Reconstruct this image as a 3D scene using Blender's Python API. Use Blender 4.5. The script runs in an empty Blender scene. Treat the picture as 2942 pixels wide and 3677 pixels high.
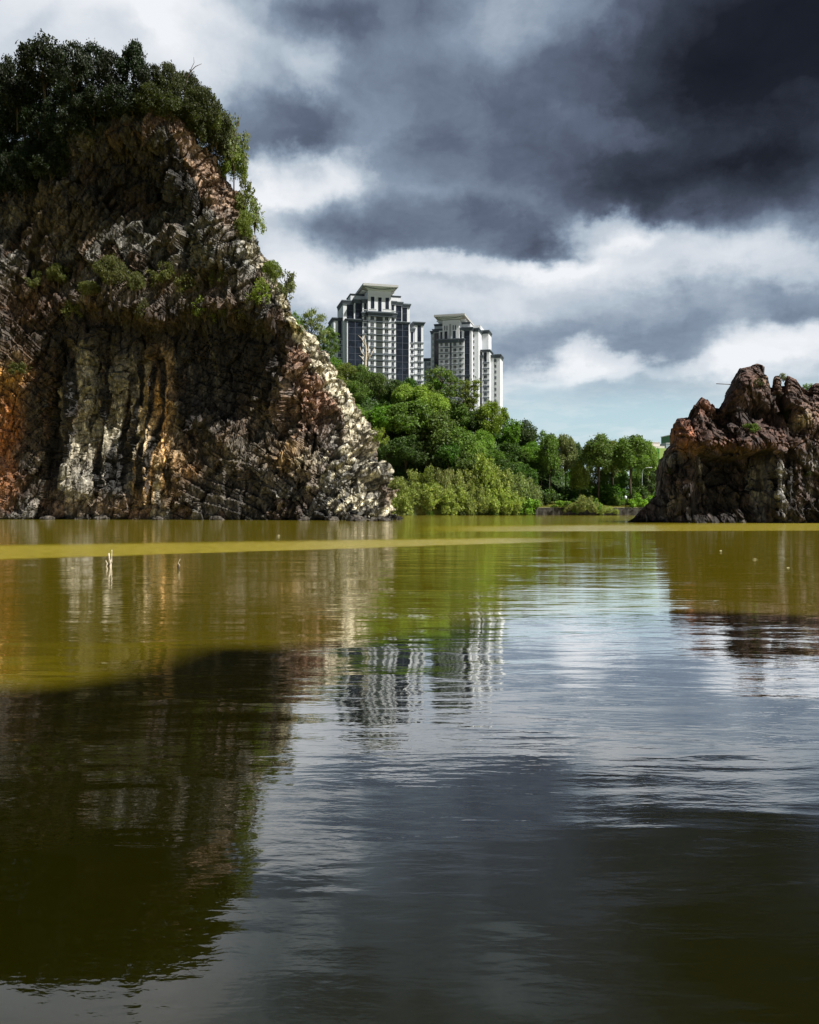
import bpy, math, random
import numpy as np
from mathutils import Vector, Matrix
R = math.radians
SC = bpy.context.scene
COL = SC.collection
# ------------------------------------------------------------------ camera
F = 3100.0; HX = 1471.0; HY = 1825.0; CH = 1.8      # focal (photo px), principal point, camera height
cam_d = bpy.data.cameras.new('camera'); cam = bpy.data.objects.new('camera', cam_d); COL.objects.link(cam)
cam.location = (0, 0, CH); cam.rotation_euler = (R(90), 0, 0)
cam_d.sensor_fit = 'VERTICAL'; cam_d.sensor_height = 36; cam_d.lens = 36*F/3677
cam_d.shift_y = -(3677/2-HY)/3677
cam_d.clip_start = 0.1; cam_d.clip_end = 6000
SC.camera = cam
SC.view_settings.view_transform = 'Standard'; SC.view_settings.look = 'None'
SC.view_settings.exposure = 0.65; SC.view_settings.gamma = 1.0; SC.view_settings.use_curve_mapping = False
SC.cycles.max_bounces = 6; SC.cycles.diffuse_bounces = 3; SC.cycles.glossy_bounces = 3
SC.cycles.transmission_bounces = 3; SC.cycles.transparent_max_bounces = 4
SC.cycles.sample_clamp_indirect = 4.0
DS = 1.7055  # my reading coordinates (1725 wide) -> photo px

def srgb(c):
    return tuple((v/255/12.92 if v/255 <= .04045 else ((v/255+.055)/1.055)**2.4) for v in c)

# ------------------------------------------------------------------ node helper
class NT:
    def __init__(s, tree): s.t = tree; s.n = tree.nodes; s.l = tree.links
    def new(s, typ, ins=None, **kw):
        n = s.n.new(typ)
        for k, v in kw.items(): setattr(n, k, v)
        for k, v in (ins or {}).items(): s.set(n, k, v)
        return n
    def set(s, n, k, v):
        if isinstance(v, bpy.types.NodeSocket): s.l.new(v, n.inputs[k])
        else:
            if isinstance(v, (tuple, list)) and n.inputs[k].type == 'RGBA' and len(v) == 3: v = (*v, 1)
            n.inputs[k].default_value = v
    def math(s, op, a, b=None, c=None, clamp=False):
        n = s.new('ShaderNodeMath', operation=op, use_clamp=clamp); s.set(n, 0, a)
        if b is not None: s.set(n, 1, b)
        if c is not None: s.set(n, 2, c)
        return n.outputs[0]
    def vmath(s, op, a, b=None, sc=None):
        n = s.new('ShaderNodeVectorMath', operation=op); s.set(n, 0, a)
        if b is not None: s.set(n, 1, b)
        if sc is not None: s.set(n, 'Scale', sc)
        return n.outputs['Value' if op in ('LENGTH', 'DOT_PRODUCT', 'DISTANCE') else 'Vector']
    def mix(s, f, a, b):
        n = s.new('ShaderNodeMix', data_type='RGBA'); s.set(n, 0, f); s.set(n, 6, a); s.set(n, 7, b); return n.outputs[2]
    def noise(s, vec, scale, detail=4, rough=.5, dist=0, out='Fac'):
        n = s.new('ShaderNodeTexNoise', {'Vector': vec, 'Scale': scale, 'Detail': detail, 'Roughness': rough, 'Distortion': dist}); return n.outputs[out]
    def maprange(s, v, a, b, c=0., d=1., typ='LINEAR'):
        n = s.new('ShaderNodeMapRange', {0: v, 1: a, 2: b, 3: c, 4: d}, interpolation_type=typ); return n.outputs[0]
    def ramp(s, f, stops, interp='LINEAR'):
        n = s.new('ShaderNodeValToRGB', {0: f}); cr = n.color_ramp; cr.interpolation = interp
        while len(cr.elements) < len(stops): cr.elements.new(.5)
        for e, (p, c) in zip(cr.elements, stops): e.position = p; e.color = (*c, 1)
        return n.outputs[0]
    def mapping(s, vec, loc=(0,0,0), rot=(0,0,0), sc=(1,1,1), typ='POINT'):
        n = s.new('ShaderNodeMapping', {'Vector': vec}, vector_type=typ)
        n.inputs['Location'].default_value = loc; n.inputs['Rotation'].default_value = rot; n.inputs['Scale'].default_value = sc
        return n.outputs[0]

# ------------------------------------------------------------------ sun
SUN_EL, SUN_AZ = R(52), R(64)      # azimuth: to the right of straight behind the camera
SUNV = Vector((math.sin(SUN_AZ)*math.cos(SUN_EL), -math.cos(SUN_AZ)*math.cos(SUN_EL), math.sin(SUN_EL)))
sd = bpy.data.lights.new('sun', 'SUN'); sd.energy = 5.0; sd.angle = R(1.0); sd.color = (1, .96, .89)
so = bpy.data.objects.new('sun', sd); COL.objects.link(so); so.rotation_euler = SUNV.to_track_quat('Z', 'Y').to_euler()
so.location = (60, -40, 90)

# ------------------------------------------------------------------ world: Nishita sky behind a procedural cloud deck
def ddir(xd, yd):                      # direction of a reading-coordinate point
    v = Vector(((xd*DS-HX)/F, 1, (HY-yd*DS)/F)); return v
# (x, y, rx, ry, roll deg, amount, softness)
CLOUDS = [
 # bright upper left
 (150, 40, 420, 230, 0, .35, 1.0), (390, 60, 120, 110, 20, .14, .8), (60, -200, 500, 200, 0, .1, 1),
 (60, 60, 90, 30, -35, -.10, .9), (240, 60, 60, 40, -30, -.12, .9),
 (650, 170, 60, 60, -40, .09, .9), (700,130,40,40,0,.1,.9),
 # blue grey cloud beside the cliff
 (600, 300, 150, 85, 8, -.24, .55), (520, 160, 150, 60, 25, -.14, .7), (640, 60, 150, 60, 10, -.16, .8), (820, 30, 260, 60, 0, -.10, .8),
 # lilac light spot at the top
 (1120, 30, 150, 75, 0, .20, .9), (1000, 120, 110, 50, 10, .05, .9),
 # great dark mass
 (1480, 220, 520, 250, 0, -.19, .8), (1660, 200, 330, 270, 0, -.32, .9), (1560, 405, 330, 80, 0, -.16, .6), (1340, 280, 120, 30, 5, .07, .9), (1230, 385, 200, 50, 8, -.08, .8),
 (1000, 230, 320, 150, 10, -.09, .9), (1560, 60, 260, 130, 0, -.10, .9), (1500, -160, 560, 200, 0, -.2, .9), (900, 330, 260, 70, 0, -.05, .8),
 (1200, 330, 300, 60, 5, -.03, .8), (1380, 130, 220, 70, 10, -.08, .9), (1260, 270, 150, 26, 8, .05, .9),
 # lit cumulus edge left
 (640, 385, 150, 45, -8, .30, .7), (590, 440, 90, 90, 0, .22, .8), (760, 330, 100, 60, -30, .10, .8), (575, 560, 90, 70, 0, .26, .9), (740,400,80,60,0,.1,.8),
 # grey band with a flat base
 (930, 480, 330, 58, 3, -.18, .6), (1150, 505, 90, 35, 5, -.12, .7), (720, 500, 140, 50, 0, -.06, .9), (1100, 440, 200, 60, 5, -.08, .8),
 # white strip beneath it
 (960, 560, 270, 26, 0, .28, .7), (700, 600, 200, 60, 0, .28, 1.), (850, 590, 60, 20, 0, .08, .8), (1030, 640, 190, 45, 0, .12, .9),
 # right cumulus
 (1280, 488, 120, 42, 8, .40, .6), (1340, 550, 180, 50, 0, .24, .8), (1650, 548, 170, 36, 0, .22, .9), (1180, 560, 90, 40, 0, .10, .8), (1500, 505, 90, 25, 10, .08, .8),
 # blue grey belt
 (1330, 650, 420, 55, 0, -.03, .8), (1120, 725, 220, 55, -10, -.07, .8), (1640, 640, 200, 50, 0, -.09, .8), (1400, 705, 260, 40, 0, -.045, .7), (1080, 620, 260, 70, 0, .12, 1), (780, 640, 200, 60, 0, .10, 1), (1700, 650, 60, 25, 0, -.08, .8),
 # low white clouds
 (1270, 755, 90, 38, 0, .34, .6), (1660, 715, 150, 48, 0, .36, .7), (1490, 765, 130, 30, 0, .26, .8), (1190, 790, 110, 22, 0, .20, .9), (1120, 815, 160, 30, 0, .2, .9), (1610,775,130,30,0,.2,.8),
]
w = bpy.data.worlds.new('World'); SC.world = w; w.use_nodes = True
W = NT(w.node_tree); W.n.clear()
tc = W.new('ShaderNodeTexCoord').outputs['Generated']
dirn = W.vmath('NORMALIZE', tc)
sep = W.new('ShaderNodeSeparateXYZ', {0: dirn})
zpos = W.math('ABSOLUTE', sep.outputs[2])
# cloud-layer coordinates: features flatten toward the horizon
den = W.math('ADD', zpos, .16)
cp = W.new('ShaderNodeCombineXYZ', {0: W.math('DIVIDE', sep.outputs[0], den), 1: W.math('DIVIDE', sep.outputs[1], den), 2: W.math('MULTIPLY', zpos, 1.3)}).outputs[0]
warpn = W.noise(cp, 2.1, 5, .55, 0, 'Color')
warp = W.vmath('SUBTRACT', warpn, (.5, .5, .5))
warpn2 = W.noise(dirn, 8., 7, .62, 0, 'Color')
warp2 = W.vmath('SUBTRACT', warpn2, (.5, .5, .5))
dw = W.vmath('ADD', dirn, W.vmath('MULTIPLY', warp, (.14, .1, .06)))
dw = W.vmath('ADD', dw, W.vmath('MULTIPLY', warp2, (.13, .06, .085)))
total = None
for (x, y, rx, ry, roll, amt, soft) in CLOUDS:
    c = ddir(x, y); n = c.length; az = math.atan2(c.x, c.y)
    cu = c.normalized(); hd = math.hypot(c.x, c.y)
    sx = rx*DS/F/hd*hd/n*1.0; sz = ry*DS/F*hd/n/n
    # local frame: X right, Y outward (ignored), Z up
    m = W.mapping(dw, loc=cu, rot=(math.atan2(c.z, hd)*1.0, R(roll), -az) if False else (0, R(roll), -az), sc=(sx, 3.0, sz), typ='TEXTURE')
    ln = W.vmath('LENGTH', m)
    g = W.maprange(ln, 1+soft*.75, max(0., 1-soft), 0, amt*.80, 'SMOOTHERSTEP')
    total = g if total is None else W.math('ADD', total, g)
n1 = W.math('SUBTRACT', W.noise(W.vmath('ADD', cp, warp), 1.7, 7, .55), .5)
n2 = W.math('SUBTRACT', W.noise(dw, 6.5, 8, .6), .5)
L = W.math('ADD', total, .60)
L = W.math('ADD', L, W.maprange(sep.outputs[2], .42, .26, 0, .035, 'SMOOTHSTEP'))
L = W.math('ADD', L, W.math('MULTIPLY', n1, .24))
L = W.math('ADD', L, W.math('MULTIPLY', n2, .34))
# unseen sky overhead and behind the camera is darkened to cut ambient light
front = sep.outputs[1]
L = W.math('SUBTRACT', L, W.maprange(sep.outputs[2], .52, .70, 0, .50, 'SMOOTHSTEP'))
L = W.math('SUBTRACT', L, W.maprange(front, .35, -.2, 0, .24, 'SMOOTHSTEP'))
colr = W.ramp(L, [(0.0, srgb((8, 9, 15))), (.14, srgb((25, 27, 34))), (.28, srgb((57, 63, 76))), (.42, srgb((94, 104, 124))),
                  (.56, srgb((134, 149, 168))), (.70, srgb((180, 193, 206))), (.84, srgb((216, 222, 230))), (1.0, srgb((243, 246, 250)))])
# pale blue-green clear air low down
low = W.maprange(W.math('ADD', sep.outputs[2], W.math('MULTIPLY', n2, .06)), .165, .10, 0, 1, 'SMOOTHSTEP')
lowc = W.ramp(W.maprange(sep.outputs[2], 0, .15), [(0, srgb((214, 228, 226))), (.35, srgb((200, 224, 230))), (1, srgb((184, 212, 224)))])
lowc = W.mix(W.maprange(n1, -.06, .2, 0, .75), lowc, srgb((234, 240, 242)))
colr = W.mix(W.math('MULTIPLY', low, .95), colr, lowc)
sky = W.new('ShaderNodeTexSky', sky_type='NISHITA'); sky.sun_disc = False; sky.sun_elevation = SUN_EL; sky.sun_rotation = R(180)-SUN_AZ
bg1 = W.new('ShaderNodeBackground', {'Color': sky.outputs[0], 'Strength': .06})
bg2 = W.new('ShaderNodeBackground', {'Color': colr, 'Strength': .64})
mx = W.new('ShaderNodeMixShader', {0: .97, 1: bg1.outputs[0], 2: bg2.outputs[0]})
W.new('ShaderNodeOutputWorld', {'Surface': mx.outputs[0]})
w.cycles.sampling_method = 'MANUAL'; w.cycles.sample_map_resolution = 512
# ------------------------------------------------------------------ geometry helpers
def P(xd, yd, d):                      # reading coordinates at depth d -> world
    return ((xd*DS-HX)/F*d, d, CH+(HY-yd*DS)/F*d)
def mesh_np(name, verts, faces, mat=None, parent=None, smooth=False, color=None, mats=None, midx=None):
    verts = np.asarray(verts, np.float32); faces = np.asarray(faces, np.int32)
    me = bpy.data.meshes.new(name); k = faces.shape[1]; nf = len(faces)
    me.vertices.add(len(verts)); me.vertices.foreach_set('co', verts.ravel())
    me.loops.add(nf*k); me.loops.foreach_set('vertex_index', faces.ravel())
    me.polygons.add(nf); me.polygons.foreach_set('loop_start', np.arange(0, nf*k, k, dtype=np.int32))
    me.polygons.foreach_set('loop_total', np.full(nf, k, np.int32))
    me.update(calc_edges=True)
    me.polygons.foreach_set('use_smooth', np.full(nf, smooth, bool))
    if color is not None:
        a = me.color_attributes.new('tint', 'FLOAT_COLOR', 'POINT')
        a.data.foreach_set('color', np.concatenate([np.clip(color, 0, 1), np.ones((len(color), 1))], 1).astype(np.float32).ravel())
    for m in (mats or ([mat] if mat else [])): me.materials.append(m)
    if midx is not None: me.polygons.foreach_set('material_index', np.asarray(midx, np.int32))
    o = bpy.data.objects.new(name, me); COL.objects.link(o)
    if parent: o.parent = parent
    return o
def tag(o, label=None, cat=None, group=None, kind=None):
    if label: o['label'] = label
    if cat: o['category'] = cat
    if group: o['group'] = group
    if kind: o['kind'] = kind
    return o
def empty(name, loc, rz=0):
    o = bpy.data.objects.new(name, None); COL.objects.link(o); o.location = loc; o.rotation_euler = (0, 0, rz); o.empty_display_size = .3; return o
def grid_faces(nr, nc, wrap=False):
    i = np.arange(nr-1)[:, None]; j = np.arange(nc if wrap else nc-1)[None, :]
    j2 = (j+1) % nc
    a = i*nc+j; b = i*nc+j2; c = (i+1)*nc+j2; d = (i+1)*nc+j
    return np.stack([a, b, c, d], -1).reshape(-1, 4)
def hash3(ix, iy, iz, seed):
    h = (ix.astype(np.int64)*73856093) ^ (iy.astype(np.int64)*19349663) ^ (iz.astype(np.int64)*83492791) ^ (seed*2654435761)
    h &= 0xffffffff; h = (h ^ (h >> 16))*0x45d9f3b & 0xffffffff; h = (h ^ (h >> 16))*0x45d9f3b & 0xffffffff; h = h ^ (h >> 16)
    return h
def rnd(h, k):
    g = (h*(2*k+1)+k*0x9E3779B9) & 0xffffffff; g = (g ^ (g >> 15))*0x2c1b3c6d & 0xffffffff; g = g ^ (g >> 13)
    return (g & 0xffffff)/float(0x1000000)
def vnoise(p, size, seed=0, octs=1, rough=.5):
    tot = 0; amp = 1; nrm = 0
    for o in range(octs):
        q = p/(size*.5**o) + 17.3*o; i = np.floor(q).astype(np.int64); f = q-i; f = f*f*(3-2*f); r = 0
        for dx in (0, 1):
            for dy in (0, 1):
                for dz in (0, 1):
                    wgt = (f[:, 0] if dx else 1-f[:, 0])*(f[:, 1] if dy else 1-f[:, 1])*(f[:, 2] if dz else 1-f[:, 2])
                    r = r+wgt*rnd(hash3(i[:, 0]+dx, i[:, 1]+dy, i[:, 2]+dz, seed+o*7), 1)
        tot = tot+amp*(r*2-1); nrm += amp; amp *= rough
    return tot/nrm
def facets(p, size, seed, rot=(0, 0, 0), stretch=(1, 1, 1), tilt=.35):
    """blocky fracture: per voronoi cell a constant step and a tilted plane; returns value, cell random, edge distance"""
    from mathutils import Euler
    M = np.array(Euler([R(a) for a in rot]).to_matrix()); q = (p@M.T)/(np.array(stretch)*size)
    b = np.floor(q).astype(np.int64); d1 = np.full(len(p), 9.); d2 = np.full(len(p), 9.)
    hb = np.zeros(len(p), np.int64); sb = np.zeros_like(q)
    for dx in (-1, 0, 1):
        for dy in (-1, 0, 1):
            for dz in (-1, 0, 1):
                c = b+np.array((dx, dy, dz)); h = hash3(c[:, 0], c[:, 1], c[:, 2], seed)
                s = c+np.stack([rnd(h, 1), rnd(h, 2), rnd(h, 3)], 1)*.9
                d = np.sqrt(((q-s)**2).sum(1)); m = d < d1
                d2 = np.where(m, d1, np.minimum(d2, d)); d1 = np.where(m, d, d1)
                hb = np.where(m, h, hb); sb[m] = s[m]
    g = np.stack([rnd(hb, 4), rnd(hb, 5), rnd(hb, 6)], 1)*2-1
    val = (rnd(hb, 7)*2-1)+tilt*2*((q-sb)*g).sum(1)
    return val*size, rnd(hb, 8), (d2-d1)
def grid_normals(V, nr, nc):
    G = V.reshape(nr, nc, 3); du = np.gradient(G, axis=1); dv = np.gradient(G, axis=0)
    n = np.cross(du, dv); n /= np.linalg.norm(n, axis=2, keepdims=True)+1e-9
    return n.reshape(-1, 3)
def smooth01(a, b, x): t = np.clip((x-a)/(b-a), 0, 1); return t*t*(3-2*t)
def gauss(x, y, cx, cy, rx, ry, roll=0):
    c, s = math.cos(R(roll)), math.sin(R(roll)); dx = x-cx; dy = y-cy
    return np.exp(-(((dx*c+dy*s)/rx)**2+((-dx*s+dy*c)/ry)**2))

# ------------------------------------------------------------------ setting materials
def new_mat(name):
    m = bpy.data.materials.new(name); m.use_nodes = True; t = NT(m.node_tree); t.n.clear()
    out = t.new('ShaderNodeOutputMaterial'); return m, t, out
def simple_mat(name, col, rough=.7, spec=.3, var=.12, scale=2., bump=0., metallic=0):
    m, t, out = new_mat(name)
    g = t.new('ShaderNodeTexCoord').outputs['Object']; n = t.noise(g, scale, 5, .6)
    c = t.mix(t.maprange(n, .3, .7), tuple(v*(1-var) for v in col), tuple(min(1, v*(1+var)) for v in col))
    b = t.new('ShaderNodeBsdfPrincipled', {'Base Color': c, 'Roughness': rough, 'Specular IOR Level': spec, 'Metallic': metallic})
    if bump:
        bn = t.new('ShaderNodeBump', {'Height': t.noise(g, scale*3, 5, .6), 'Strength': bump, 'Distance': .1}); t.set(b, 'Normal', bn.outputs[0])
    t.l.new(b.outputs[0], out.inputs[0]); return m

# water -----------------------------------------------------------
def water_mat():
    m, t, out = new_mat('lake_water')
    pos = t.new('ShaderNodeNewGeometry').outputs['Position']
    s = t.new('ShaderNodeSeparateXYZ', {0: pos}); x, y = s.outputs[0], s.outputs[1]
    wob = t.math('MULTIPLY', t.math('SUBTRACT', t.noise(pos, .09, 4, .6), .5), 9.)
    wf = t.math('MULTIPLY', t.math('SUBTRACT', t.noise(t.mapping(pos, sc=(.5, 1.5, 1)), .8, 3, .6), .5), 3.)
    # wind-ruffled band: from the left, 31..60 m out, tapering to the right; a second one far right
    def band(y0, y1, sl0, sl1, x0, x1, e=2.):
        lo = t.math('ADD', t.math('MULTIPLY', x, sl0), y0); hi = t.math('ADD', t.math('MULTIPLY', x, sl1), y1)
        yy = t.math('ADD', y, wf)
        a = t.math('MULTIPLY', t.maprange(t.math('SUBTRACT', yy, lo), -.6, .9, 0, 1, 'SMOOTHSTEP'), t.maprange(t.math('SUBTRACT', hi, yy), -e, e*2, 0, 1, 'SMOOTHSTEP'))
        b = t.math('MULTIPLY', t.maprange(x, x0, x0+6), t.maprange(x, x1, x1-9, 0, 1, 'SMOOTHSTEP'))
        return t.math('MULTIPLY', a, b)
    b1 = band(40.5, 51, .72, .42, -120, 12)
    b2 = band(66, 88, .1, .5, 0, 200, 7)
    ruf = t.math('MAXIMUM', b1, t.math('MULTIPLY', b2, .75))
    ruf = t.math('MULTIPLY', ruf, t.maprange(t.noise(t.mapping(pos, sc=(1, 2.2, 1)), 1.6, 5, .7), .3, .6, .35, 1.0))
    far = t.maprange(y, 60, 130, 0, .3)
    ruf2 = t.math('MAXIMUM', ruf, far)
    # ripples, in metres: long crests near the camera, finer beyond
    n1 = t.noise(t.mapping(pos, rot=(0, 0, R(-9)), sc=(.5, 1.6, 1)), .9, 3, .45, .6)
    n2 = t.noise(t.mapping(pos, rot=(0, 0, R(12)), sc=(1.1, 4.2, 1)), 1.3, 3, .55, .4)
    n3 = t.noise(t.mapping(pos, rot=(0, 0, R(4)), sc=(1.6, 3.0, 1)), 4.0, 3, .6, .3)
    near = t.maprange(y, 2.2, 7, .35, 1)
    patch = t.maprange(t.noise(t.mapping(pos, sc=(.5, 1, 1)), .42, 3, .5), .38, .62, .3, 1.4)
    h = t.math('MULTIPLY', n1, t.math('MULTIPLY', patch, WAVE[0]))
    h = t.math('ADD', h, t.math('MULTIPLY', n2, t.math('MULTIPLY', t.math('MULTIPLY', near, patch), WAVE[1])))
    h = t.math('ADD', h, t.math('MULTIPLY', n3, t.math('ADD', WAVE[2], t.math('MULTIPLY', ruf2, WAVE[3]))))
    bump = t.new('ShaderNodeBump', {'Height': h, 'Strength': 1.0, 'Distance': 1.0})
    n_silt = t.noise(pos, .05, 3, .5)
    body = t.mix(t.maprange(n_silt, .3, .7), (.222, .178, .006), (.255, .210, .008))
    # strong mirror reflection at low angles over a silty body
    geo = t.new('ShaderNodeNewGeometry'); cosv = t.math('ABSOLUTE', t.vmath('DOT_PRODUCT', bump.outputs[0], geo.outputs['Incoming']))
    fr = t.math('MULTIPLY', t.math('POWER', t.math('SUBTRACT', 1., cosv, clamp=True), 4.3), 1.78); fr = t.math('MULTIPLY', t.math('MINIMUM', fr, .92), t.math('SUBTRACT', 1., t.math('MULTIPLY', ruf, .55)))
    dif = t.new('ShaderNodeBsdfDiffuse', {'Color': t.vmath('SCALE', t.vmath('SCALE', body, sc=t.math('ADD', 1., t.math('MULTIPLY', ruf, .3))), sc=t.math('SUBTRACT', 1., t.math('MULTIPLY', fr, .92)))})  # ruffled water's sunlit glitter is painted in as a lighter body colour
    gl = t.new('ShaderNodeBsdfGlossy', {'Normal': bump.outputs[0], 'Roughness': t.math('ADD', .012, t.math('MULTIPLY', ruf2, .26))})
    t.set(gl, 'Color', t.new('ShaderNodeCombineColor', {0: fr, 1: fr, 2: fr}).outputs[0])
    b = t.new('ShaderNodeAddShader', {0: dif.outputs[0], 1: gl.outputs[0]})
    t.l.new(b.outputs[0], out.inputs[0]); return m
WAVE = (.0120, .0036, .0007, .010)
me_w = mesh_np('lake_water', [(-700, -3, 0), (700, -3, 0), (700, 420, 0), (-700, 420, 0)], [(0, 1, 2, 3)], water_mat())
tag(me_w, 'olive green lake water with ripples and reflections', kind='structure')

# terrain ---------------------------------------------------------
HILLX = [-140, -80, -60, -40, -23, -8, 4, 14, 24, 36, 48, 62, 90, 600]
HILLH = [58, 56, 52, 46, 38, 31, 27, 24, 20, 15, 9, 3.5, 2.6, 2.6]
def hill(x, y):
    H = np.interp(x, HILLX, HILLH); r = smooth01(226, 256, y)
    back = 1-.45*smooth01(300, 380, y)
    base = 2.1+.5*smooth01(228, 260, y)
    return np.maximum(base, H*r*back+(1-r)*2.1)
def terrain(x, y):
    shore = 223.2+np.where(x < 22, 4.*np.sin(x*.11)*.4, 0)
    z = np.where(y > shore+.5, hill(x, y), -4.)
    z = np.where((y <= shore+.5) & (y > shore-3) & (x < 22), -4+5.2*smooth01(shore-3, shore+.5, y), z)
    # the near shore; the unseen hill added to shade the water is built below
    s = -(y+2.0)
    crest = 46.
    k = smooth01(0, 1, np.clip(s, 0, 1)); near = np.where(y < -2, .35*k, z)
    z = np.where(y < -2, near, z); z = np.where((y >= -3) & (y <= -2), -4+4.3*(-2-y), z)
    return z
gx = np.concatenate([np.linspace(-1500, -160, 12), np.linspace(-155, 150, 150), np.linspace(160, 1500, 12)])
gy = np.concatenate([np.array([-900, -300, -120, -60, -30, -12, -6, -4, -3, -2, -1, 0, 60, 150, 200, 215]), np.linspace(218, 330, 90), np.linspace(336, 480, 20), np.array([520, 600, 900, 1600, 3000])])
GX, GY = np.meshgrid(gx, gy); pts = np.stack([GX.ravel(), GY.ravel(), np.zeros(GX.size)], 1)
tz = terrain(pts[:, 0], pts[:, 1]); tz += np.where(pts[:, 1] > 235, vnoise(pts, 9, 3, 3)*.8, 0)
pts[:, 2] = tz
def ground_mat():
    m, t, out = new_mat('grassy_ground')
    g = t.new('ShaderNodeTexCoord').outputs['Object']
    a = t.noise(g, .12, 4, .6); b_ = t.noise(g, 2.5, 6, .7)
    c = t.mix(t.maprange(a, .4, .6), (.16, .15, .03), (.045, .085, .018)); c = t.mix(t.maprange(b_, .45, .75), c, (.22, .19, .06))
    z = t.new('ShaderNodeSeparateXYZ', {0: g}).outputs[2]
    c = t.mix(t.maprange(z, 3, 7), c, (.03, .05, .014))
    b = t.new('ShaderNodeBsdfPrincipled', {'Base Color': c, 'Roughness': .9, 'Specular IOR Level': .2})
    t.l.new(b.outputs[0], out.inputs[0]); return m
g_o = mesh_np('ground', pts, grid_faces(len(gy), len(gx)), ground_mat(), smooth=True)
tag(g_o, 'grassy lake bed, banks and wooded hillside terrain', kind='structure')

# unseen hill added behind the camera, its crest shaped to shade the nearest water
edge = [(-400, 1200), (0, 1462), (150, 1442), (330, 1400), (350, 1380), (450, 1362), (580, 1366), (760, 1352), (900, 1330), (1040, 1302), (1425, 1286), (1725, 1295), (2100, 1285)]
SH = []
for xd, yd in edge[1:]:
    dd = CH*F/(yd*DS-HY); SH.append(((xd*DS-HX)/F*dd, dd))
SH = [(-40, 4.5), (-12, 7.6)] + SH + [(16, 14.2), (60, 17)]
sx_ = np.array([a for a, b in SH]); sy_ = np.array([b for a, b in SH])
cx = np.concatenate([np.linspace(-40, -6, 20), np.linspace(-5.8, 9, 90), np.linspace(10, 60, 26)])
cy = np.interp(cx, sx_, sy_)+.28*vnoise(np.stack([cx, cx*0, cx*0], 1), 1.1, 81, 3)+.25*vnoise(np.stack([cx, cx*0, cx*0], 1), 4, 82, 1)
Hc = 44.; tt = Hc/SUNV.z
crx = cx+SUNV.x*tt; cry = cy+SUNV.y*tt
rng = np.random.default_rng(5)
rows = []; prof = [(0, 1.0, .3), (.06, 1.1, 0), (.12, 1.2, .1), (.2, 1.1, 0), (.3, 1.0, 0), (.4, .9, 0), (.5, .8, 0), (.6, .6, 0), (.7, .5, 0), (.8, .4, 0), (.9, .3, 0), (1, 0, 0), (1.01, -6, 0), (.8, -20, 0), (0, -60, 0)]
qv = []
ybase = np.minimum(-3.2, cry+0*cry)
tap = smooth01(-40, -15, cx)*(1-smooth01(20, 60, cx))
for i, (f, off, _) in enumerate(prof):
    z = -1+f*(Hc+1)
    zz = -1+(z+1)*np.where(f < .99, tap, tap) if f > 0 else np.full_like(crx, z)
    back = 26*(1-tap) if f > 0 else 0*tap
    jn = vnoise(np.stack([crx, np.full_like(crx, z), crx*0+i], 1), 7, 9, 4)
    jit = -np.abs(jn)*(5.0 if 0 < f < .9 else (2. if f < .1 else 0))
    if off < 0: zz = zz*(1+.12*jn)
    yy = cry+off+jit+(0 if off > 0 else -back*0)
    qv.append(np.stack([crx, yy, zz], 1))
qv = np.concatenate(qv)
qm = simple_mat('shade_hill_rock', (.05, .055, .03), .9, .2, .6, .25, .8)
qo = mesh_np('hill', qv, grid_faces(len(prof), len(crx)), qm)
tag(qo, 'unseen hill added behind the near shore to shade the nearest water', kind='structure')

# ------------------------------------------------------------------ rock material
NP = (1.15, .5)
def rock_mat(name, sc=1.):
    m, t, out = new_mat(name)
    g = t.new('ShaderNodeNewGeometry'); pos = g.outputs['Position']
    vc = t.new('ShaderNodeVertexColor', layer_name='tint').outputs[0]
    fine = t.noise(pos, 2.2*sc, 8, .68); fine2 = t.noise(t.mapping(pos, sc=(1, 1, .22)), 1.6*sc, 7, .65)
    k = t.math('MULTIPLY', t.maprange(fine, .3, .72, .42, 1.75), t.maprange(fine2, .32, .7, .6, 1.5))
    c = t.vmath('SCALE', vc, sc=k)
    vor = t.new('ShaderNodeTexVoronoi', {'Vector': t.mapping(pos, rot=(.1, .68, .1), sc=(1.6, 1, .45)), 'Scale': 1.7*sc}, feature='DISTANCE_TO_EDGE')
    crack = t.maprange(vor.outputs[0], 0, .08, .8, 1)
    c = t.vmath('SCALE', c, sc=crack)
    vo2 = t.new('ShaderNodeTexVoronoi', {'Vector': t.mapping(pos, rot=(.2, .7, .1), sc=(1.7, 1, .5)), 'Scale': 1.35*sc, 'Randomness': 1.})
    vo3 = t.new('ShaderNodeTexVoronoi', {'Vector': t.mapping(pos, rot=(-.1, .62, .3), sc=(1.8, 1.2, .5)), 'Scale': 3.4*sc})
    cv = t.math('MULTIPLY', t.maprange(t.new('ShaderNodeSeparateColor', {0: vo2.outputs['Color']}).outputs[0], 0, 1, .55, 1.5), t.maprange(t.new('ShaderNodeSeparateColor', {0: vo3.outputs['Color']}).outputs[1], 0, 1, .6, 1.45))
    c = t.vmath('SCALE', c, sc=cv)
    pert = t.vmath('ADD', t.vmath('SCALE', t.vmath('SUBTRACT', vo2.outputs['Color'], (.5, .5, .5)), sc=NP[0]), t.vmath('SCALE', t.vmath('SUBTRACT', vo3.outputs['Color'], (.5, .5, .5)), sc=NP[1]))
    nn_ = t.vmath('NORMALIZE', t.vmath('ADD', g.outputs['Normal'], pert))
    hgt = t.math('ADD', t.math('MULTIPLY', fine, .10), t.math('MULTIPLY', crack, .08))
    bp = t.new('ShaderNodeBump', {'Normal': nn_, 'Height': hgt, 'Strength': .8, 'Distance': .5})
    b = t.new('ShaderNodeBsdfPrincipled', {'Base Color': c, 'Roughness': .78, 'Specular IOR Level': .35, 'Normal': bp.outputs[0]})
    t.l.new(b.outputs[0], out.inputs[0]); return m
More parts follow.
